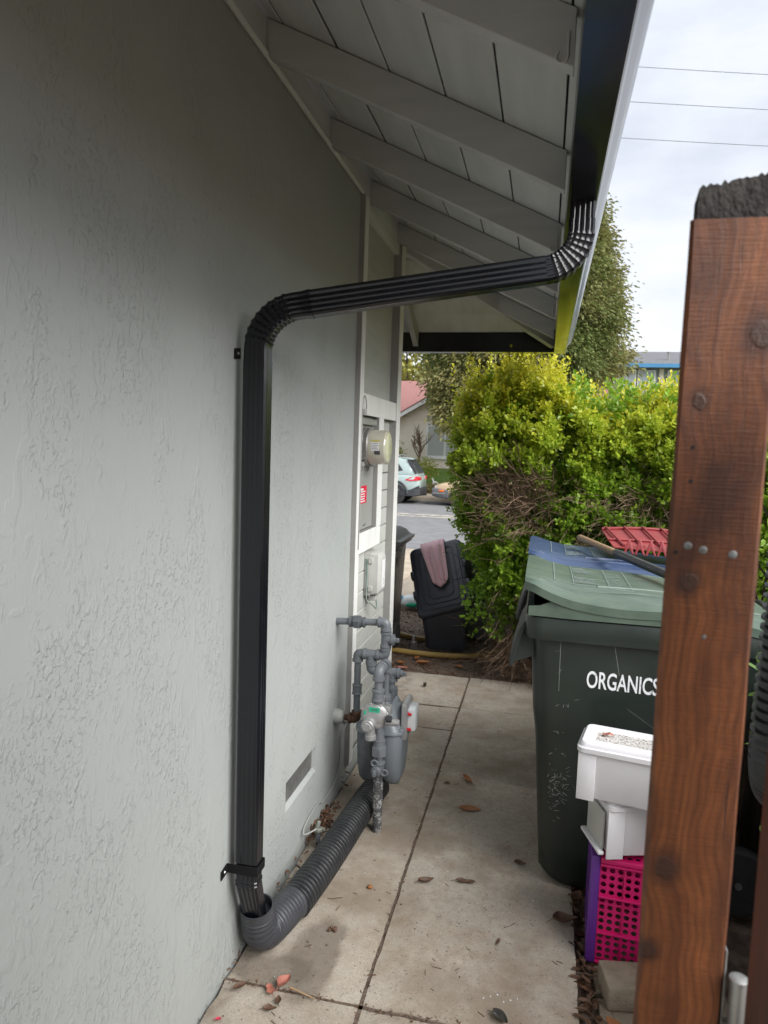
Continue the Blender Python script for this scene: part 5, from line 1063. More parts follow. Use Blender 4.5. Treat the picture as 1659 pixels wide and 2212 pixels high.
# stems, inner twigs, dead twigs
sg = []
for k in range(14):
    b0 = V(random.uniform(.75, 3.2), random.uniform(5.35, 6.8), -.05); sg.append((wander(b0, (random.gauss(0, .25), random.gauss(0, .25), 1), 9, .2, .12), .022, .006))
st_ = twigs('stems', TWIGDK, hd, sg)
sg = []
for k in range(1800):
    p = V(random.uniform(.35, 3.3), random.uniform(5.12, 6.3), random.uniform(.2, 2.0))
    sg.append((wander(p, (random.gauss(0, 1), random.gauss(-.4, .6), random.gauss(.3, .7)), 5, .055, .25), .0035, .0012))
twigs('inner_twigs', TWIGDK, hd, sg)
def brush(cen, rad, n, base, ln, jit=.11, spread=.8):
    out = []
    for k in range(n):
        p = V(random.gauss(cen[0], rad[0]), random.gauss(cen[1], rad[1]), random.gauss(cen[2], rad[2])); d = (p-Vector(base)).normalized()+V(random.gauss(0, .35), random.gauss(-.1, .3), random.gauss(0, .35))*spread
        w = wander(p, d, 6, random.uniform(*ln)/6, jit); out.append((w, .0026, .0010))
        for q_ in range(random.randint(1, 3)):
            i = random.randint(1, 4); out.append((wander(w[i], (w[i+1]-w[i])+V(random.gauss(0, .02), random.gauss(0, .02), random.gauss(0, .02)), 4, random.uniform(.02, .04), jit), .0017, .0008))
    return out
twigs('dead_twigs', TWIG, hd, brush((.72, 4.98, 1.28), (.13, .05, .11), 380, (1.0, 5.6, 1.0), (.14, .30))+brush((1.5, 4.99, 1.26), (.2, .05, .08), 170, (1.7, 5.6, 1.3), (.12, .3))+brush((1.35, 5.06, .86), (.3, .06, .10), 130, (1.4, 5.6, 1.2), (.12, .3)))
twigs('dry_prunings', TWIG, hd, brush((.92, 5.30, .28), (.16, .12, .16), 380, (1.1, 5.9, .9), (.16, .34), .16)+brush((.92, 5.2, .05), (.15, .10, .035), 170, (.9, 5.6, -.3), (.12, .28), .2))

# ------------------------------------------------------------------ big tree across the street
tr_ = thing('cedar_tree', 'huge drooping olive green conifer rising behind the hedge', 'tree', (.6, 29.5, -.1))
G().tube([(.6, 29.5, -.3), (.5, 29.4, 2), (.3, 29.2, 5), (.2, 29, 9), (.2, 28.8, 12.2)], [.55, .42, .34, .2, .06], 14).build('trunk', BARK, tr_, smooth=60)
cl_c, cl_y, cl_d, cl_s = [], [], [], []
for k in range(3300):
    u = random.uniform(-1, 1); ph = random.uniform(0, 2*math.pi); r = random.uniform(.5, .98); sx = math.sqrt(1-u*u)
    zz = 7.4+u*5.6*r
    wid = np.interp(zz, [1.5, 3, 5, 7, 9, 11, 13.2], [2.8, 3.5, 3.75, 3.65, 3.3, 2.5, .5])*r
    lump = 1+.14*mnoise.noise(Vector((math.cos(ph)*2, math.sin(ph)*2, zz*.5)))
    c0 = V(-.15+math.cos(ph)*wid*lump+.0*zz, 28.9+math.sin(ph)*wid*.8*lump, zz)
    if c0.x > .6 and c0.z < 4.4+.3*random.random(): continue
    if c0.z < 2.1 or c0.x < -4.1 or c0.z < 2.7+max(0, -3.0-c0.x)*1.9: continue
    cl_c.append(c0); cl_d.append(V(math.cos(ph), math.sin(ph), -.25)); cl_y.append(min(1, max(0, .35+.9*mnoise.noise(c0*.45)+random.gauss(0, .12)))); cl_s.append(random.uniform(.7, 1.25))
for k in range(260):  # lower left drooping boughs
    c0 = V(random.uniform(-3.9, -1.2), random.uniform(26.2, 29), random.uniform(1.9, 4.5)); 
    if c0.z < 2.5+1.9*max(0, (-c0.x-2.7)): continue
    cl_c.append(c0); cl_d.append(V(-.6, -.5, -.35)); cl_y.append(.5+.5*random.random()*.6); cl_s.append(1.)
PPn, Dn, Ln, Yn = [], [], [], []
for c0, d0, y0_, s_ in zip(cl_c, cl_d, cl_y, cl_s):
    n_ = 105; off = RNG.normal(size=(n_, 3))*np.array([.27, .27, .20])*s_; PPn.append(np.array(c0)+off); dd_ = off*1.2+np.array(d0)*.5+RNG.normal(size=(n_, 3))*.25; Dn.append(dd_); Ln.append(RNG.uniform(.08, .20, n_)); Yn.append(np.clip(y0_+RNG.normal(0, .15, n_), 0, 1))
Ln = np.concatenate(Ln)
foliage('crown', CEDARL, tr_, np.concatenate(PPn), np.concatenate(Dn), Ln, Ln*.42, np.concatenate(Yn), droop=.35, hexa=False)
sg = []
for k in range(70):
    z = random.uniform(2.5, 11.5); ph = random.uniform(0, 6.28); L_ = np.interp(z, [2, 6, 12], [3.6, 3.8, 1.0]); sg.append((wander((.3, 29.1, z), (math.cos(ph), math.sin(ph), .15), 8, L_/8, .1, .03), .09, .015))
twigs('branches', BARK, tr_, sg)
yt = thing('yellow_tree', 'distant yellow green tree above the rose roof', 'tree', (-8.6, 48, .8))
G().tube([(-8.6, 48, .5), (-8.5, 48, 4), (-8.6, 48, 8)], [.3, .2, .05], 10).build('trunk', BARK, yt, smooth=60)
n_ = 5200; u = RNG.normal(size=(n_, 3)); u /= np.linalg.norm(u, axis=1)[:, None]; P = np.array([-8.3, 48, 7.3])+u*np.array([3.0, 2.6, 2.6])*RNG.uniform(.45, 1.05, (n_, 1)); keep = np.array([mnoise.noise(Vector(p)*.8) for p in P]) > -.12; P = P[keep]
foliage('crown', YELTREE, yt, P, RNG.normal(size=(len(P), 3)), .30, .20, RNG.random(len(P)))

# ------------------------------------------------------------------ houses across the street
fh = thing('rose_roof_house', 'cream house with rose shingle roof across the street', 'house', (-4, 33, .7))
HX0, HX1, PK = -6.75, .75, -3.0
rk = lambda x: 4.87-.60*abs(x-PK)
G().prism([(HX0+.5, .4), (HX1-.5, .4), (HX1-.5, rk(HX1-.5)-.15), (PK, rk(PK)-.15), (HX0+.5, rk(HX0+.5)-.15)], (0, 33, 0), (1, 0, 0), (0, 0, 1), (0, 6, 0)).build('wall', SKINW, fh)
for x0, x1 in ((HX0, PK), (HX1, PK)):
    G().prism([(x0, rk(x0)-.19), (x1, rk(x1)-.19), (x1, rk(x1)), (x0, rk(x0))], (0, 32.52, 0), (1, 0, 0), (0, 0, 1), (0, .06, 0)).build('barge_board', TRIM, fh)
    G().prism([(x0, rk(x0)+.002), (x1, rk(x1)+.002), (x1, rk(x1)+.06), (x0, rk(x0)+.06)], (0, 32.5, 0), (1, 0, 0), (0, 0, 1), (0, 7, 0)).build('roof', ROOFR, fh)
G().add([(-16, 34.2, 2.75), (4, 34.2, 2.75), (4, 39.5, 5.35), (-16, 39.5, 5.35), (-16, 44, 2.8), (4, 44, 2.8)], [(0, 1, 2, 3), (3, 2, 5, 4)]).build('main_roof', ROOFR, fh)
part('main_wall', SKINW, fh, -15.5, HX0+.5, 35, 43.4, .4, 2.8, bevel=0)
part('band_board', SKINW, fh, HX0+.5, HX1-.5, 32.95, 32.998, 2.98, 3.08)
win = part('window', TRIM, fh, -4.58, -1.75, 32.93, 32.99, 1.22, 2.74, bevel=.01)
part('pane', BLIND, win, -4.47, -3.72, 32.915, 32.93, 1.32, 2.64, bevel=0); part('pane', BLIND, win, -3.62, -1.86, 32.915, 32.93, 1.32, 2.64, bevel=0)
for k in range(9): part('slat', LABELW, win, -3.6, -1.88, 32.90, 32.912, 1.36+k*.14, 1.375+k*.14, bevel=0)
part('sill', TRIM, win, -4.65, -1.7, 32.86, 32.99, 1.15, 1.218, bevel=.01)
gh2 = thing('grey_roof_house', 'two storey grey house with blue fascia behind the hedge', 'house', (8, 40, .8))
G().add([(2.2, 39.4, 6.0), (15, 39.4, 6.0), (15, 43.5, 7.15), (2.2, 43.5, 7.15), (15, 48, 6.0), (2.2, 48, 6.0)], [(0, 1, 2, 3), (3, 2, 4, 5)]).build('roof', ROOFG, gh2)
part('fascia', BLUETRIM, gh2, 2.2, 15, 39.36, 39.42, 5.80, 6.0); part('wall', SAGE, gh2, 2.8, 14.6, 40, 47.4, .6, 5.9, bevel=0)
for xx in (2.9, 4.05, 6.5, 8.6): part('corner_trim', SKINW, gh2, xx, xx+.22, 39.93, 39.99, .6, 5.8)
for x0, x1 in ((3.15, 3.95), (4.45, 5.35), (5.42, 6.32), (6.9, 8.4)):
    w_o = part('window', TRIM, gh2, x0, x1, 39.90, 39.99, 4.3, 5.72, bevel=.01); part('pane', WINGL, w_o, x0+.07, x1-.07, 39.885, 39.90, 4.38, 5.64, bevel=0)
G().lathe((7.0, 40.6, 6.25), (0, 0, 1), [(.05, 0), (.05, .45), (.12, .46), (.12, .5)], 10).build('vent_pipe', GALV, gh2)

gh2.location.z += .4
# ------------------------------------------------------------------ front garden across the street
bs_ = thing('bare_shrub', 'leafless pruned shrub in front of the cream house wall', 'shrub', (-4.75, 32, .5))
sg = []; b0 = V(-4.72, 31.9, .45); 
w0 = wander(b0, (0, 0, 1), 5, .22, .03); sg.append((w0, .055, .045))
for k in range(9):
    w1 = wander(w0[random.randint(3, 5)], (random.gauss(-.1, .35), random.gauss(0, .3), 1), 5, .16, .1); sg.append((w1, .04, .022))
    for q_ in range(4): sg.append((wander(w1[random.randint(3, 5)], (random.gauss(0, .5), random.gauss(0, .4), 1), 4, .11, .12), .02, .007))
twigs('branches', TWIG, bs_, sg, kind=None)
def shrub(name, label, c0, r, n_, mat, ll):
    t = thing(name, label, 'shrub', (c0[0], c0[1], gh(c0[1])), 'garden shrubs across the street'); u = RNG.normal(size=(n_, 3)); u /= np.linalg.norm(u, axis=1)[:, None]; P = np.array(c0)+u*np.array(r)*RNG.uniform(.35, 1.08, (n_, 1)); keep = np.array([mnoise.noise(Vector(p)*2.2) for p in P]) > -.2
    P = P[keep]; foliage('foliage', mat, t, P, u[keep]+RNG.normal(size=P.shape)*.5, ll, ll*.55, RNG.random(len(P))*.8)
    sg = [(wander((c0[0], c0[1], gh(c0[1])), (random.gauss(0, .5), random.gauss(0, .5), 1), 5, (c0[2]-gh(c0[1]))/4, .15), .02, .006) for _ in range(8)]; twigs('stems', BARK, t, sg, kind=None)
shrub('leafy_shrub', 'leafy green shrub against the cream house wall', (-6.0, 31.6, 1.35), (.75, .6, .65), 1500, SHRUBL, .10)
shrub('leafy_shrub', 'low yellow green shrub behind the parked cars', (-4.15, 30.2, .72), (.62, .5, .5), 1100, SHRUBL, .085)
n_ = 9000; P = np.stack([RNG.uniform(-9, 2, n_), RNG.uniform(28.75, 29.35, n_), RNG.uniform(-.22, .22, n_)], 1); P[:, 2] -= ((P[:, 1]-29.05)/.3)**2*.12
tag(foliage('ground_cover', IVY, None, P, RNG.normal(size=(n_, 3))+np.array([0, -.4, .5]), .07, .045, RNG.random(n_)), 'dry yellowish ground cover along the far sidewalk', 'ground cover')
gs = thing('garden_goose', 'small white garden ornament on the far lawn', 'ornament', (-3.55, 29.6, 0))
g = G(); blob(g, (-3.55, 29.6, .16), .13, .09, .11, 2, 8, 12, .1); g.tube(smoothpath([(-3.62, 29.6, .2), (-3.66, 29.6, .34), (-3.70, 29.6, .38)], 4), .035, 8); g.build('figure', GNOME, gs, smooth=60)
G().lathe((-2.85, 30.3, .12), (0, 0, 1), [(.10, 0), (.14, .2), (.15, .22)], 14).build('flower_pot', TERRA, smooth=40); tag(bpy.data.objects['flower_pot'], 'orange terracotta pot on the far lawn', 'pot')

# ------------------------------------------------------------------ parked cars
def car_ring(X, yc, hw, z0, z1, r=.12, n=4, top=None):
    th = hw if top is None else top; out = []
    for y, z in rrect(1, 1, .28, n): 
        t_ = (z+1)/2; out.append((X, yc+y*lerp(hw, th, t_), lerp(z0, z1, t_)))
    return out
def wheel(parent, X, Y, z, r, out):
    w_ = G().lathe((X, Y, z), (0, out, 0), [(r*.62, -.10), (r*.94, -.10), (r, -.07), (r, .07), (r*.94, .10), (r*.66, .10), (r*.62, .06)], 32).build('wheel', RUBBER, parent, smooth=40)
    g = G(); g.lathe((X, Y, z), (0, out, 0), [(r*.64, .02), (r*.64, .07), (r*.58, .075), (r*.55, .03)], 32)
    for k in range(10): a = k*math.pi/5; g.obox((X+math.cos(a)*r*.32, Y+out*.06, z+math.sin(a)*r*.32), (r*.30, .012, .022), Matrix.Rotation(-a, 3, 'Y'))
    g.lathe((X, Y, z), (0, out, 0), [(r*.14, .03), (r*.14, .085), (r*.08, .09)], 16); g.build('rim', RIM, w_, smooth=35)
RZ = -.37; yc = 25.75
sv = thing('parked_suv', 'pale blue grey parked car with red tail lamp across the street', 'car', (-5.5, yc, RZ), 'cars parked across the street')
RX = -3.42
bod = [(0, .70, .52, .98), (.05, .80, .46, 1.02), (.22, .88, .40, 1.05), (.6, .91, .36, 1.06), (2, .92, .34, 1.0), (3.3, .91, .34, .98), (4.1, .86, .36, .90), (4.5, .72, .40, .76), (4.58, .6, .46, .68)]
G().loft([car_ring(RX-x, yc, hw, RZ+z0, RZ+z1) for x, hw, z0, z1 in bod]).build('body', CARPAINT, sv, smooth=45)
ghs = [(.10, .80, .98, 1.08, .76), (.26, .82, .98, 1.34, .70), (.44, .84, .98, 1.58, .66), (.62, .85, .98, 1.64, .64), (1.6, .86, .96, 1.68, .64), (2.4, .86, .94, 1.64, .64), (2.9, .86, .92, 1.40, .68), (3.35, .84, .90, 1.0, .78)]
G().loft([car_ring(RX-x, yc, hw, RZ+z0, RZ+z1, top=t_) for x, hw, z0, z1, t_ in ghs]).build('cabin', CARPAINT, sv, smooth=45)
G().loft([[(RX-.07, yc-.66, RZ+1.10), (RX-.07, yc+.66, RZ+1.10), (RX-.09, yc+.66, RZ+1.12), (RX-.09, yc-.66, RZ+1.12)], [(RX-.38, yc-.58, RZ+1.55), (RX-.38, yc+.58, RZ+1.55), (RX-.40, yc+.58, RZ+1.57), (RX-.40, yc-.58, RZ+1.57)]]).build('rear_window', CARGLASS, sv)
G().prism([(RX-.26, 1.62+RZ), (RX-.70, 1.66+RZ), (RX-.70, 1.62+RZ), (RX-.33, 1.57+RZ)], (0, yc-.62, 0), (1, 0, 0), (0, 0, 1), (0, 1.24, 0)).build('spoiler', CARPAINT, sv, bevel=.01)
def sideq(name, mat, pts, yo, parent, th=.012):
    g = G(); n = len(pts); g.add([(x, y, RZ+z) for x, y, z in pts]+[(x, y+th*3, RZ+z) for x, y, z in pts], [tuple(range(n)), tuple(range(2*n-1, n-1, -1))]+[(i, (i+1) % n, n+(i+1) % n, n+i) for i in range(n)]); return g.build(name, mat, parent)
yn_ = lambda z: yc-lerp(.855, .655, max(0, (z-.98)/.70))-.006
sideq('rear_quarter_glass', CARGLASS, [(RX-.95, yn_(1.12), 1.12), (RX-.62, yn_(1.20), 1.20), (RX-.85, yn_(1.5), 1.50), (RX-1.15, yn_(1.5), 1.50)], 0, sv)
for xa, xb in ((1.22, 2.05), (2.12, 3.0)): sideq('side_window', CARGLASS, [(RX-xb, yn_(1.08), 1.08), (RX-xa, yn_(1.1), 1.10), (RX-xa, yn_(1.52), 1.52), (RX-min(xb, 2.6), yn_(1.52), 1.52)], 0, sv)
sideq('rear_pillar_trim', CARGLASS, [(RX-.10, yc-.80, 1.10), (RX-.16, yc-.80, 1.08), (RX-.50, yc-.70, 1.57), (RX-.36, yc-.69, 1.57)], 0, sv)
sideq('tail_lamp', TAILR, [(RX-.04, yc-.875, .86), (RX-.02, yc-.82, 1.0), (RX-.30, yc-.90, .98), (RX-.52, yc-.915, .86), (RX-.3, yc-.905, .83)], 0, sv, .02)
G().box(RX-.10, RX+.012, yc-.80, yc-.45, RZ+.86, RZ+.98).build('tail_lamp', TAILR, sv, bevel=.02)
G().box(RX-.10, RX+.012, yc+.45, yc+.80, RZ+.86, RZ+.98).build('tail_lamp', TAILR, sv, bevel=.02)
G().loft([car_ring(RX-x, yc, hw, RZ+z0, RZ+z1) for x, hw, z0, z1 in ((-.05, .6, .36, .52), (-.02, .80, .30, .60), (.2, .93, .27, .56), (.55, .945, .27, .50), (2.4, .945, .24, .42), (3.0, .945, .24, .42), (4.2, .90, .24, .5), (4.62, .6, .3, .5))]).build('cladding', CARDK, sv, smooth=40)
sideq('bumper_wedge', CARDK, [(RX+.02, yc-.78, .46), (RX+.0, yc-.84, .68), (RX-.34, yc-.93, .5), (RX-.4, yc-.94, .40)], 0, sv)
for x in (.85, 3.55):
    wheel(sv, RX-x, yc-.84, RZ+.35, .36, -1); wheel(sv, RX-x, yc+.84, RZ+.35, .36, 1)
    G().tube([(RX-x+math.cos(a)*.43, yc-.93, RZ+.37+math.sin(a)*.43) for a in [k*math.pi/16 for k in range(17)]], .045, 8).build('wheel_arch', CARDK, sv, smooth=50)
for s_ in (-1, 1): G().tube([(RX-.75, yc+s_*.6, RZ+1.68), (RX-.85, yc+s_*.6, RZ+1.73), (RX-2.3, yc+s_*.6, RZ+1.74), (RX-2.4, yc+s_*.6, RZ+1.68)], .02, 8).build('roof_rail', GALV, sv, smooth=40)
G().box(RX-.2, RX+.14, yc-.04, yc+.04, RZ+.28, RZ+.36).build('tow_hitch', CARDK, sv, bevel=.01)
sd_ = thing('parked_sedan', 'older beige parked car with grey bumper half hidden by the hedge', 'car', (-.6, yc, RZ), 'cars parked across the street')
FX = -2.86
bod = [(0, .62, .42, .70), (.05, .76, .36, .74), (.3, .84, .32, .80), (1.2, .87, .30, .90), (1.5, .87, .30, .94), (3.2, .87, .30, .94), (4.2, .82, .32, .90), (4.5, .7, .4, .8)]
G().loft([car_ring(FX+x, yc, hw, RZ+z0, RZ+z1) for x, hw, z0, z1 in bod]).build('body', BEIGECAR, sd_, smooth=45)
G().loft([car_ring(FX+x, yc, hw, RZ+z0, RZ+z1, top=t_) for x, hw, z0, z1, t_ in ((1.25, .78, .88, .92, .76), (1.95, .80, .9, 1.34, .58), (2.9, .80, .9, 1.36, .58), (3.7, .78, .88, .92, .72))]).build('cabin', CARGLASS, sd_, smooth=45)
G().loft([car_ring(FX+x, yc, hw, RZ+z0, RZ+z1) for x, hw, z0, z1 in ((-.12, .55, .36, .58), (-.10, .76, .32, .62), (.12, .87, .27, .62), (.45, .885, .25, .60), (.5, .88, .25, .56))]).build('bumper', GREYCAR, sd_, smooth=45)
part('bumper_strip', GALV, sd_, FX-.07, FX+.4, yc-.896, yc-.87, RZ+.42, RZ+.46)
G().box(FX+.16, FX+.34, yc-.898, yc-.87, RZ+.50, RZ+.57).build('side_marker', AMBER, sd_, bevel=.008)
G().box(FX-.02, FX+.08, yc-.74, yc-.45, RZ+.60, RZ+.70).build('head_lamp', CLEARPL, sd_, bevel=.02)
for x in (.82, 3.5): wheel(sd_, FX+x, yc-.78, RZ+.30, .31, -1); wheel(sd_, FX+x, yc+.78, RZ+.30, .31, 1)

# ------------------------------------------------------------------ overhead wires
for k, (z, lab) in enumerate(((11.3, 'topmost of three thin power lines across the sky'), (10.46, 'middle one of three thin power lines across the sky'), (9.58, 'lowest of three thin power lines across the sky'))):
    P = [V(4.3+t, 20+.272*t, z+.00045*t*t) for t in (-30, -20, -10, -4, 0, 4, 10, 20, 30)]; tag(G().tube(P, .0065, 6).build('power_line', CABLE), lab, 'power line', 'power lines')
# ------------------------------------------------------------------ litter: leaves, soil crumbs, vine
def leaf(label, mat, x, y, L_, W_, rot, curl=.4, z=.006, name='fallen_leaf', lobes=0):
    g = G(); n, m = 10, 4; vs = []
    for j in range(n+1):
        t = j/n; w = W_*.5*(math.sin(math.pi*min(1, t*.98+.02))**.75)*(1-.25*t)
        if lobes: w *= 1+.35*math.sin(t*lobes*3.1)
        for i in range(m+1):
            k = i/m*2-1; lx = (t-.5)*L_; ly = k*w; lz = curl*W_*.5*(k*k)*(.6+.4*math.sin(t*4))+curl*L_*.16*(2*t-1)**2
            vs.append((x+lx*math.cos(rot)-ly*math.sin(rot), y+lx*math.sin(rot)+ly*math.cos(rot), z+lz))
    g.add(vs, [(j*(m+1)+i, j*(m+1)+i+1, (j+1)*(m+1)+i+1, (j+1)*(m+1)+i) for j in range(n) for i in range(m)])
    bx_, by_ = x-.5*L_*math.cos(rot), y-.5*L_*math.sin(rot); g.tube([(bx_, by_, z+curl*L_*.16), (bx_-.3*L_*math.cos(rot+.3), by_-.3*L_*math.sin(rot+.3), z+.004)], .0009, 5)
    return tag(g.build(name, mat, None, smooth=70), label, 'leaf', 'fallen leaves on the path')
leaf('glossy orange brown leaf lying flat mid path', DRYO, .634, 3.148, .10, .060, .1, .15)
leaf('curled orange brown leaf farthest along the path slab', DRYO, .594, 3.423, .085, .035, -.9, .8)
leaf('small dark leaf beside the curled orange leaf', DRYL, .50, 3.37, .03, .022, .3, .4)
leaf('curled brown leaf left of the torn brown leaf on the path', DRYL, .528, 2.548, .062, .03, .5, .9)
leaf('torn flat brown leaf in the middle of the path', DRYL, .676, 2.587, .075, .03, .1, .5, lobes=3)
leaf('dry brown leaf at the foot of the green bin', DRYL, .873, 2.765, .045, .03, 0, .8)
leaf('dark brown leaf below the drain pipe elbow', DRYL, .068, 1.878, .045, .028, .9, .5)
leaf('pale red folded leaf by the slab joint', DRYR, .192, 1.924, .055, .04, 1.2, .9)
leaf('pale red lobed leaf left of the folded red leaf', DRYR, .160, 1.890, .045, .03, 2.2, .4, lobes=3)
leaf('grey brown crumpled leaf on the near left slab', DRYL, .188, 1.820, .04, .025, .3, .6, lobes=2)
leaf('small upright brown leaf between the red leaves and the crumpled leaf', DRYL, .20, 1.855, .035, .02, 1.9, .7)
leaf('black curled leaf at the bottom edge of the path', DRYD, .843, 1.956, .055, .038, -.6, .9)
leaf('small red petal on the near left slab', PETAL, .060, 1.748, .018, .014, .4, .5)
leaf('narrow brown leaf scrap near the centre of the wide slab', DRYL, .817, 2.286, .035, .012, 1.4, .6)
leaf('large crumpled brown leaf on the right path edge', DRYL, 1.04, 2.455, .09, .05, .3, .8, lobes=2)
leaf('brown leaf wedged in the gap beside the crate', DRYL, 1.085, 2.60, .08, .045, 1.2, .7)
leaf('orange brown leaf by the concrete block', DRYO, 1.165, 2.02, .06, .04, 2.2, .8, z=.0)
leaf('pale pink brown leaf beside the orange leaf by the block', DRYR, 1.225, 2.02, .055, .035, .2, .4, z=.0)
leaf('orange leaf on the soil nearest the path end', DRYO, .05, 5.33, .11, .07, .6, .7, z=-.02)
leaf('orange brown leaf beside the foot of the white corner board', DRYO, -.12, 5.28, .10, .06, 2.2, .6, z=-.02)
leaf('reddish leaf at the foot of the corner board', DRYR, -.08, 5.17, .09, .05, .2, .5, z=-.02)
leaf('yellow brown leaf on the soil in front of the hose', DRYO, -.02, 5.45, .08, .05, 1.4, .6, z=-.02)
leaf('tan leaf on the soil in the middle of the bed', DRYO, .33, 5.34, .07, .04, -.5, .6, z=-.02)
g = G(); tag(g.tube([(.215, 1.912, .008), (.262, 1.902, .006), (.30, 1.893, .005)], [.003, .0026, .0022], 6).build('twig', HANDW, smooth=50), 'straight pale twig lying along the slab joint', 'twig')
g = G()
for k in range(26):
    a = RNG.normal(size=3); a /= np.linalg.norm(a); g.tube([(.155+a[0]*.008, 4.76+a[1]*.008, .016+a[2]*.008), (.155+a[0]*.022, 4.76+a[1]*.022, .016+a[2]*.016)], [.003, .0008], 5)
blob(g, (.155, 4.76, .014), .012, .012, .012, 4, 8, 10); tag(g.build('seed_ball', TWIGDK), 'spiky brown seed ball on the far path slab', 'seed ball')
g = G(); blob(g, (.33, 2.46, .006), .011, .009, .007, 2, 8, 10); tag(g.build('seed_husk', DRYO, smooth=60), 'small tan seed husk on the left slab', 'seed')
g = G()
for k in range(7): blob(g, (.262+random.gauss(0, .010), 2.195+random.gauss(0, .012), .006), .006, .006, .005, k, 6, 8)
tag(g.build('leaf_crumble', DRYL), 'crumbled brown leaf bits on the damp stain', 'leaf')
# leaf litter and crumbs: uncountable
def litter(name, label, mat, P, ln, w, up_=.35):
    n_ = len(P); D = RNG.normal(size=(n_, 3))*np.array([1, 1, up_]); return tag(foliage(name, mat, None, P, D, ln, w), label, 'litter', None, 'stuff')
n_ = 170; P = np.stack([np.abs(RNG.normal(.022, .020, n_)), np.concatenate([RNG.normal(2.82, .06, 120), RNG.uniform(2.2, 3.3, 50)]), RNG.uniform(.004, .03, n_)], 1); litter('leaf_litter', 'crumpled dry leaf litter along the foot of the wall', DRYL, P, RNG.uniform(.012, .04, n_), RNG.uniform(.008, .02, n_))
n_ = 420; P = np.stack([RNG.normal(1.10, .018, n_), RNG.uniform(1.7, 3.4, n_), RNG.uniform(-.03, .008, n_)], 1); litter('leaf_litter', 'dry leaf litter in the gap right of the path', DRYL, P, RNG.uniform(.012, .05, n_), RNG.uniform(.006, .02, n_))
n_ = 5200; P = np.stack([RNG.uniform(-1.2, 1.7, n_), RNG.uniform(5.10, 7.3, n_), RNG.uniform(-.035, -.012, n_)], 1); litter('mulch', 'brown mulch chips and leaf bits on the soil', DRYL, P, RNG.uniform(.012, .05, n_), RNG.uniform(.004, .014, n_), .25)
n_ = 1500; P = np.stack([RNG.uniform(-1.2, 1.7, n_), RNG.uniform(5.10, 7.3, n_), RNG.uniform(-.033, -.015, n_)], 1); litter('mulch', 'pale wood chips scattered over the soil', HANDW, P, RNG.uniform(.008, .03, n_), RNG.uniform(.004, .009, n_), .25)
g = G(); rs = random.Random(9)
for k in range(300):
    x, y = (rs.uniform(.02, 1.06), rs.uniform(1.6, 5.05)); r = rs.uniform(.0012, .0036)
    if k % 3 == 0: a = rs.uniform(0, 3.1); L_ = rs.uniform(.008, .032); g.tube([(x, y, .004), (x+L_*math.cos(a), y+L_*math.sin(a), .0045)], .0009, 4)
    else: blob(g, (x, y, .003), r, r, r*.7, k, 3, 5)
tag(g.build('path_crumbs', DRYL), 'tiny twigs and crumbs scattered over the path', 'litter', None, 'stuff')
g = G()
for k in range(46):
    x, y = (rs.uniform(.05, 1.05), rs.uniform(1.7, 4.5)) if k > 6 else ((.79+.02*k, 2.03+.012*(k % 3))); r = rs.uniform(.0012, .003); blob(g, (x, y, .003), r, r*1.4, r*.4, k, 3, 6)
tag(g.build('pale_specks', LABELW), 'tiny pale petals and paint specks on the path', 'litter', None, 'stuff')
sg = [(wander((random.uniform(1.09, 1.6), random.uniform(1.75, 2.3), .0), (random.gauss(0, 1), random.gauss(0, 1), .05), 5, .03, .2), .0014, .0008) for _ in range(22)]
tag(twigs('twig_litter', TWIG, None, sg), 'thin dry twigs on the pavers right of the path', 'litter')
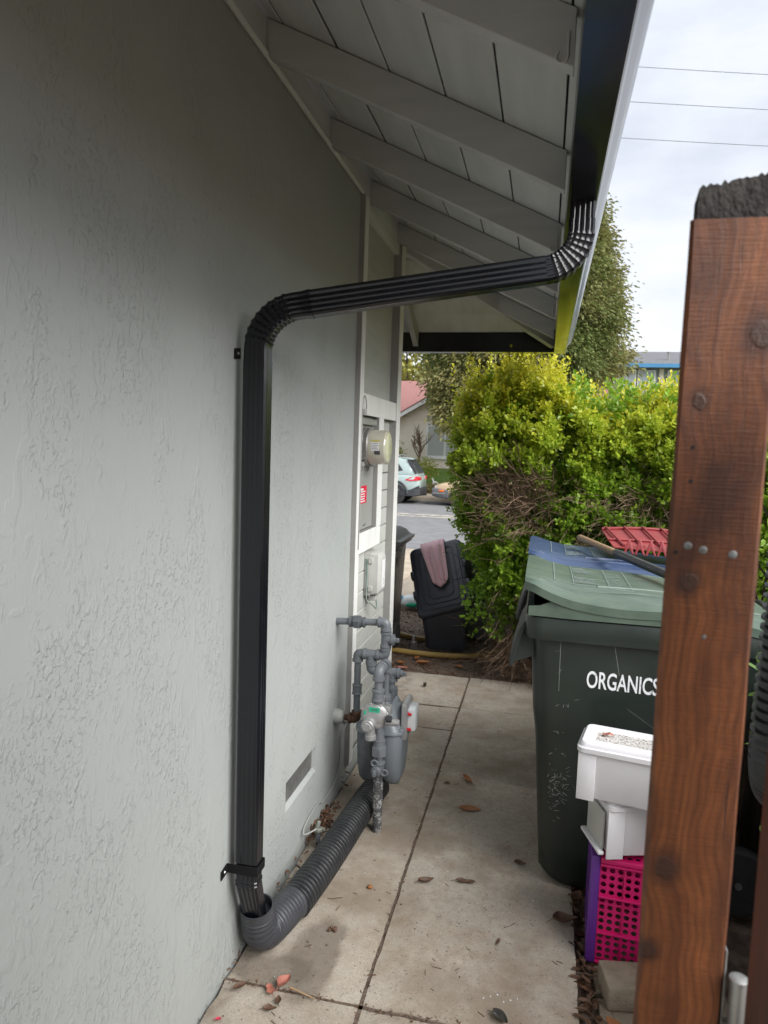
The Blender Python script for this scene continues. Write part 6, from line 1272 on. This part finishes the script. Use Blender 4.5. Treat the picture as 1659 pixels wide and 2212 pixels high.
# packed soil strip in the slab joints
g = G()
for (x0, x1, y0, y1) in ((.430, .444, -3, 5.05), (0, 1.07, 1.903, 1.917), (0, .437, 4.053, 4.067), (0, 1.07, 4.433, 4.447)): g.box(x0, x1, y0, y1, -.06, -.0075)
o = g.build('joint_soil', DIRT, path)
n_ = 520; P = np.concatenate([np.stack([RNG.normal(.437, .006, 260), RNG.uniform(1.6, 4.6, 260), RNG.uniform(-.008, .003, 260)], 1), np.stack([RNG.uniform(.02, 1.06, 180), RNG.normal(1.91, .006, 180), RNG.uniform(-.008, .003, 180)], 1), np.stack([np.abs(RNG.normal(.006, .006, 80)), RNG.uniform(1.5, 2.3, 80), RNG.uniform(0, .008, 80)], 1)]); litter('joint_debris', 'brown leaf crumbs gathered along the slab joints', DRYL, P, RNG.uniform(.004, .016, n_), RNG.uniform(.002, .006, n_))
# vine plant at the far right
vn = thing('vine_plant', 'small leafy vine growing between the post and the fence', 'plant', (1.5, 2.1, 0))
sg = []; P, D = [], []
for k in range(13):
    w_ = wander((random.uniform(1.52, 1.72), random.uniform(1.75, 2.1), random.uniform(0, .3)), (random.gauss(.1, .15), random.gauss(-.1, .15), 1), 9, random.uniform(.06, .10), .10); sg.append((w_, .003, .0012))
    for q_ in w_[2:]:
        for _ in range(2): P.append(tuple(q_)); D.append((random.gauss(0, 1), random.gauss(-.4, .6), random.gauss(.2, .5)))
twigs('stems', TWIG, vn, sg, kind=None); foliage('leaves', VINEL, vn, P, D, RNG.uniform(.035, .065, len(P)), RNG.uniform(.02, .03, len(P)), RNG.random(len(P)))
n_ = 2600; P = np.stack([RNG.uniform(2.0, 2.8, n_), RNG.uniform(3.2, 4.8, n_), RNG.uniform(.5, 2.2, n_)], 1)
sb = thing('side_shrub', 'dense green shrub behind the fence at the right edge', 'shrub', (2.4, 4, 0)); keep = np.array([mnoise.noise(Vector(p)*2.2) for p in P]) > -.1; P = P[keep]
foliage('foliage', HEDGEL, sb, P, RNG.normal(size=(len(P), 3)), .045, .026, np.clip((P[:, 2]-1.5)/.8, 0, 1)*RNG.random(len(P)))
twigs('stems', TWIGDK, sb, [(wander((random.uniform(2.1, 2.7), random.uniform(3.3, 4.6), 0), (0, 0, 1), 9, .22, .12), .012, .004) for _ in range(14)], kind=None)
